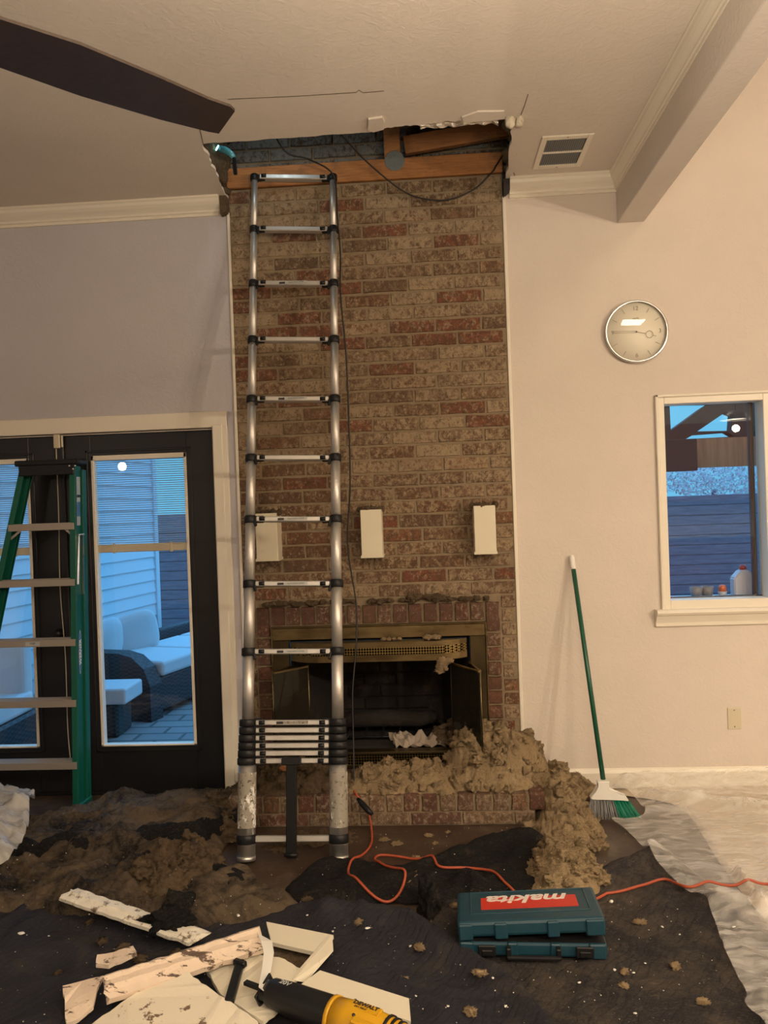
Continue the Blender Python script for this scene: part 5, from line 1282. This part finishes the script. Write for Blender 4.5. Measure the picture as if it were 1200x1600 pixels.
# chips and tufts, each its own
rnd = random.Random(11)
def chip(px, py, r, mat, seed, name, label, cat, group):
    p = PZ(px, py, .02); g_ = ground(p.x, p.y); p = PZ(px, py, g_ + r * .2)
    m = MB(); r *= .72; soft = 'insul' in mat; m.lump((0, 0, 0), r, 3 if soft else 2, .95 if soft else .6, 1.5, (1.3, .9, .45), seed)
    if soft:
        rr_ = random.Random(int(seed * 10))
        for _ in range(60):
            d = Vector((rr_.gauss(0, 1), rr_.gauss(0, 1), rr_.gauss(0, .5))).normalized(); q_ = Vector((d.x * r * 1.2, d.y * r * .9, abs(d.z) * r * .4)); u_ = d.orthogonal() * .0012; m._pts([q_ - u_, q_ + u_, q_ + d * rr_.uniform(.004, .012)], [(0, 1, 2)])
    o = m.build(name, mat); o.location = p; o.rotation_euler.z = seed; return tag(o, label, cat, group)
for i, (x, y, r) in enumerate([(33, 1458, .014), (76, 1463, .007), (1146, 1448, .008), (372, 1430, .009), (574, 1450, .010), (520, 1455, .006), (790, 1572, .006), (650, 1556, .005), (641, 1478, .006), (836, 1312, .009), (660, 1445, .011), (680, 1448, .009), (955, 1408, .012), (990, 1520, .006), (770, 1528, .006), (905, 1535, .006), (1035, 1448, .007), (1062, 1460, .005), (1008, 1505, .005), (560, 1496, .005), (700, 1572, .006), (480, 1430, .006), (640, 1440, .007), (960, 1515, .008), (992, 1583, .006)]):
    chip(x, y, r, 'white_plastic', i * 1.7, 'plaster_chip', 'tiny white plaster chip lying on the dark blankets', 'plaster chip', 'white plaster chips scattered on the blankets')
for i, (x, y, r) in enumerate([(750, 1520, .022), (655, 1480, .02), (975, 1518, .018), (1000, 1440, .022), (735, 1580, .022), (1055, 1510, .024), (1098, 1565, .018), (975, 1540, .016), (640, 1370, .035), (670, 1305, .018), (650, 1340, .02), (700, 1300, .014), (620, 1318, .025), (680, 1318, .012), (745, 1312, .012), (600, 1312, .022), (530, 1300, .02), (600, 1420, .018), (480, 1405, .02), (710, 1415, .02), (560, 1440, .018), (630, 1530, .014), (220, 1500, .03), (190, 1480, .026), (240, 1520, .02), (160, 1470, .022), (90, 1520, .016), (280, 1490, .026), (330, 1500, .02), (140, 1440, .018)]):
    chip(x, y, r, 'insul' if x > 550 else 'insul_dark', i * 2.1, 'insulation_tuft', 'loose tan insulation tuft lying on the blankets and floor', 'insulation tuft', 'loose insulation tufts scattered over the blankets')  # tufts at left take the shade-darkened copy
m = MB(); k = 0
while k < 520:
    px, py = rnd.uniform(0, 1120), rnd.uniform(1290, 1600)
    if px > 940 and py < 1400 + (px - 1030) * .5: 
        if px > 1000: continue
    p = PZ(px, py, .02); z = ground(p.x, p.y); r = rnd.choice((.0010, .0014, .0018, .0026)); q = PZ(px, py, z + r * .4); m.lump(q, r, 1, .4, 1, (1, 1, .6), k); k += 1
tag(m.build('plaster_dust', 'plaster'), 'fine plaster crumbs sprinkled all over the dark blankets', 'dust', kind='stuff')
m = MB(); p = PZ(1098, 1268, 0); 
chip(436, 1217, .020, 'cord_orange', 3, 'orange_wood_scrap', 'small orange wood splinter lying in the insulation behind the ladder', 'wood scrap', None) if 0 else None
m = MB(); m.lump((-.79, -.35, .255), .03, 2, .5, 1, (1.2, .6, .5), 3); tag(m.build('wood_splinter', 'lumber'), 'small orange wood splinter in the insulation behind the ladder', 'wood scrap')

# ================================================================== OUTSIDE
struct(MB().box(-14, 14, T + .001, 20, -.22, -.12).build('floor_patio', 'patio'))
# house wing with lap siding (runs away from the doors), corner board
s = MB(); z = -.10; yA, yB, X0 = -3.2, 0, 0
SW = Matrix.Translation((-2.97, 3.8, 0)) @ Matrix.Rotation(radians(-10), 4, 'Z')
while z < 3.2:
    s.prism([(X0 - .02, z), (X0 + .004, z), (X0 - .012, z + .127), (X0 - .02, z + .127)], 'y', yA, yB); z += .125
s.box(-.35, X0 - .018, yA, yB, -.12, 3.25); s.bm.transform(SW)
sd_ = tag(s.build('siding_wall', 'siding'), 'pale lap siding wall of the house wing behind the patio sofa', 'wall')
m = MB(); m.box(X0 - .05, X0 + .02, yB - .0, yB + .07, -.12, 3.25, .003, SW); m.build('corner_board', 'siding', sd_)
m = MB(); m.box(-14, 14, 7.0, 7.04, -.12, 1.60)
for i in range(12): m.box(-14, 14, 6.985, 7.0, -.10 + i * .142, .032 + i * .142, .003)
tag(m.build('fence', 'fence'), 'dark horizontal board fence beyond the patio', 'fence')
# sofa
sf = thing('patio_sofa', 'dark wicker patio sofa with pale cushions outside the glass door', 'sofa', (0, 0, 0))
SM = Matrix.Translation((-2.74, 2.10, -.12)) @ Matrix.Rotation(radians(-17), 4, 'Z')   # local: x = seat front direction, y = length
def sb(name, mat, *bx, bev=.02, par=sf, seg=2): m = MB(); m.box(*bx, bev, SM, seg); return m.build(name, mat, par)
sb('base', 'wicker', -.42, .40, .10, 2.0, .05, .34)
m = MB(); prof = [(-.44, 0), (.42, 0), (.42, .30), (.36, .44), (.24, .53), (.10, .56), (-.44, .56)]
m.prism(prof, 'y', -.06, .10); m.bm.transform(SM); m.build('arm', 'wicker', sf)
m = MB(); m.prism(prof, 'y', 1.96, 2.10); m.bm.transform(SM); m.build('arm', 'wicker', sf)
sb('back', 'wicker', -.46, -.36, .1, 2.0, .05, .56)
sb('seat_cushion', 'cushion', -.32, .42, .12, .74, .34, .47, bev=.03, seg=3); sb('seat_cushion', 'cushion', -.32, .42, .76, 1.36, .34, .47, bev=.03, seg=3); sb('seat_cushion', 'cushion', -.32, .42, 1.38, 1.95, .34, .47, bev=.03, seg=3)
def pillow(c, w, h, t, rz, tilt, lab, sm=SM):
    b = bmesh.new(); bmesh.ops.create_icosphere(b, subdivisions=4, radius=1)
    for v_ in b.verts:
        x, y, z = v_.co; se = lambda q: math.copysign(abs(q) ** .62, q)
        r_ = max(abs(x), abs(z)); v_.co = Vector((se(x) * w / 2, y * t / 2 * (1 - .25 * r_), se(z) * h / 2))
    for f in b.faces: f.smooth = True
    m = MB(); m.join(b, sm @ Matrix.Translation(c) @ Matrix.Rotation(rz, 4, 'Z') @ Matrix.Rotation(tilt, 4, 'X') @ Matrix.Rotation(radians(-14), 4, 'Y')); return tag(m.build('throw_pillow', 'cushion'), lab, 'pillow', 'pale pillows on the patio sofa')
I4 = Matrix.Identity(4)
pillow((-2.80, 2.78, .47), .46, .46, .15, radians(48), radians(10), 'pale square pillow leaning at middle of the patio sofa', I4)
pillow((-2.97, 2.42, .46), .50, .42, .17, radians(70), radians(10), 'pale pillow at the near end of the patio sofa', I4)
ot = thing('patio_ottoman', 'dark wicker ottoman with pale cushion in front of the patio sofa', 'ottoman', (-2.65, 1.6, -.12))
m = MB(); m.box(-2.93, -2.46, 1.50, 1.78, -.12, .15, .02); m.build('base', 'wicker', ot)
m = MB(); m.box(-2.98, -2.37, 1.44, 1.80, .15, .275, .02, None, 3); m.build('cushion', 'cushion', ot)
# patio chair seen through the left door
pc = thing('patio_chair', 'pale cushioned chair outside, seen between the step ladder rungs', 'chair', (-3.15, .9, -.12))
m = MB(); m.box(-3.42, -2.90, .6, 1.1, .22, .36, .03, None, 3); m.build('cushion', 'cushion', pc)
m = MB(); m.box(-3.40, -2.92, 1.0, 1.14, .3, .72, .04, None, 3); m.build('back_cushion', 'cushion', pc)
m = MB(); m.box(-3.43, -2.88, .58, 1.16, -.12, .22, .02); m.build('base', 'wicker', pc)
# gable truss, brown panel in place of a reflection, tree
gt = thing('patio_cover', 'dark timber gable truss of the patio cover outside the window', 'patio cover', (2.3, 1.75, -.12))
def on(x, y): p = PY(x, y, 1.75); return (p.x, p.z)
m = MB(); P0 = on(1020, 610); 
holes = [[on(1043, 633), on(1105, 632), on(1092, 640), on(1045, 674)], [on(1086, 675), on(1130, 645), on(1141, 650), on(1139, 674)], [on(1068, 687), on(1080, 680), on(1132, 676), on(1144, 683)], [on(1166, 683), on(1175, 673), on(1178, 682)]]
outer2 = [on(1000, 560), on(1290, 560), on(1290, 690), on(1000, 692)]
lists = [[Vector((p[0], p[1], 0)) for p in outer2]] + [[Vector((p[0], p[1], 0)) for p in h_] for h_ in holes]
tri = geometry.tessellate_polygon(lists); allp = [p for l in lists for p in l]
f_ = [m.bm.verts.new((p.x, 1.70, p.y)) for p in allp]; k_ = [m.bm.verts.new((p.x, 1.80, p.y)) for p in allp]
for t in tri: m.bm.faces.new([f_[i] for i in t]); m.bm.faces.new([k_[i] for i in reversed(t)])
base = 0
for l in lists:
    n = len(l)
    for i in range(n): m.bm.faces.new([f_[base + i], f_[base + (i + 1) % n], k_[base + (i + 1) % n], k_[base + i]])
    base += n
m.build('truss', 'truss', gt)
x0, zt = on(1000, 690); x1, zb = on(1290, 728)
m = MB(); m.box(on(1000, 700)[0], on(1083, 700)[0], 1.66, 1.76, zb, zt, .004); m.build('cross_beam', 'truss', gt)
m = MB(); m.box(on(1083, 700)[0], x1, 1.69, 1.72, zb + .02, zt); m.build('reflection_panel', 'reflection_brown', gt)  # added panel, stands in for the brown cabinet reflection in the pane
for xx in (on(1290, 600)[0],): MB().box(xx - .08, xx + .08, 1.66, 1.84, -.12, zt).build('post', 'truss', gt)
tr = thing('tree', 'pale leafy tree standing beyond the fence outside the window', 'tree', (4.9, 9.5, -.12))
m = MB(); m.tube([(5.0, 9.5, -.12), (4.95, 9.5, 1.2), (5.0, 9.5, 1.7)], .05, 10); m.build('trunk', 'fence', tr)
m = MB(); rnd = random.Random(5)
for i in range(4200):
    a = rnd.uniform(0, 2 * pi); r = rnd.random() ** .5 * 1.5; zz = rnd.uniform(-.8, .8); c = Vector((5.5 + cos(a) * r, 9.5 + sin(a) * r * .6, 1.95 + .75 * zz * (1 - r / 2.4)))
    u = Vector((rnd.uniform(-1, 1), rnd.uniform(-1, 1), rnd.uniform(-1, 1))).normalized(); v_ = u.orthogonal().normalized(); L = rnd.uniform(.025, .05)
    m._pts([c - u * L, c + v_ * L * .5, c + u * L, c - v_ * L * .5], [(0, 1, 2, 3)])
m.build('foliage', 'foliage', tr, recalc=False)
# things on the outer window ledge
ly, lz = .2, 1.012
jg = thing('plastic_jug', 'grey plastic jug with red cap on the outer window ledge', 'jug', (1.86, ly, lz))
xj = PY(1162, 930, ly).x
jg.location.x = xj
m = MB(); m.prism([(xj - .062, lz), (xj + .062, lz), (xj + .062, lz + .105), (xj + .02, lz + .150), (xj - .02, lz + .150), (xj - .062, lz + .105)], 'y', ly - .035, ly + .035)
bmesh.ops.bevel(m.bm, geom=m.bm.edges[:], offset=.006, segments=2, affect='EDGES'); m.build('jug_body', 'jug_grey', jg)
m = MB(); m.lathe([(0, .178), (.014, .177), (.020, .165), (.020, .150), (0, .150)], (xj, ly, lz), n=20); m.build('jug_cap', 'jug_red', jg)
for i, (px, lab) in enumerate(((1088, 'left dark metal cup on the outer window ledge'), (1107, 'right dark metal cup on the outer window ledge'))):
    xc = PY(px, 930, ly).x; m = MB(); m.lathe([(0, 0), (.027, 0), (.036, .058), (.033, .058), (.025, .004), (0, .004)], (xc, ly + i * .02, lz), n=24); tag(m.build('metal_cup', 'grey_metal'), lab, 'cup')
xc = PY(1129, 930, ly).x; bo = thing('small_bottle', 'small orange capped bottle between cups and jug on the window ledge', 'bottle', (xc, ly, lz))
m = MB(); m.lathe([(0, 0), (.020, 0), (.024, .03), (0, .03)], (xc, ly, lz), n=20); m.build('bottle_body', 'jug_grey', bo)
m = MB(); m.lathe([(0, .03), (.022, .03), (.020, .058), (.012, .066), (0, .067)], (xc, ly, lz), n=20); m.build('bottle_cap', 'orange_cap', bo)

# ================================================================== room behind camera (seen in reflections)
def pendant(x, y, z, ceil, label):
    t = thing('pendant_lamp', label, 'lamp', (x, y, ceil))
    m = MB(); m.lathe([(.035, .10), (.06, .09), (.15, .015), (.155, 0), (.150, 0), (.05, .075)], (x, y, z + .03), n=32); m.build('lamp_shade', 'white_plastic', t)
    m = MB(); m.lathe([(0, .0), (.12, .0), (.12, .004), (0, .004)], (x, y, z + .045), n=32); m.build('diffuser', 'lamp_glow', t)
    m = MB(); m.cyl((x, y, z + .12), (x, y, ceil), .005, n=8); m.build('stem', 'black_metal', t)
pendant(3.3, -4.0, 2.36, 4.45, 'left kitchen pendant lamp behind the camera')
pendant(4.15, -4.1, 2.36, 4.45, 'right kitchen pendant lamp behind the camera')
pendant(-3.35, -3.9, 2.2, 3.36, 'pendant lamp mirrored in the door glass')
cb = thing('kitchen_cabinets', 'brown wooden kitchen cabinets behind the camera', 'cabinet', (4, -8.7, 0))
m = MB(); m.box(2.2, 5.9, -8.99, -8.4, 0, .9, .01); m.build('base_cabinet', 'cabinet_wood', cb); m = MB(); m.box(2.2, 5.9, -8.99, -8.65, 1.5, 2.8, .01); m.build('wall_cabinet', 'cabinet_wood', cb); m = MB(); m.box(2.15, 5.95, -8.99, -8.35, .9, .94, .005); m.build('worktop', 'plate', cb)
for o in list(COL.objects):
    if o.name.startswith('tmp'): bpy.data.objects.remove(o)
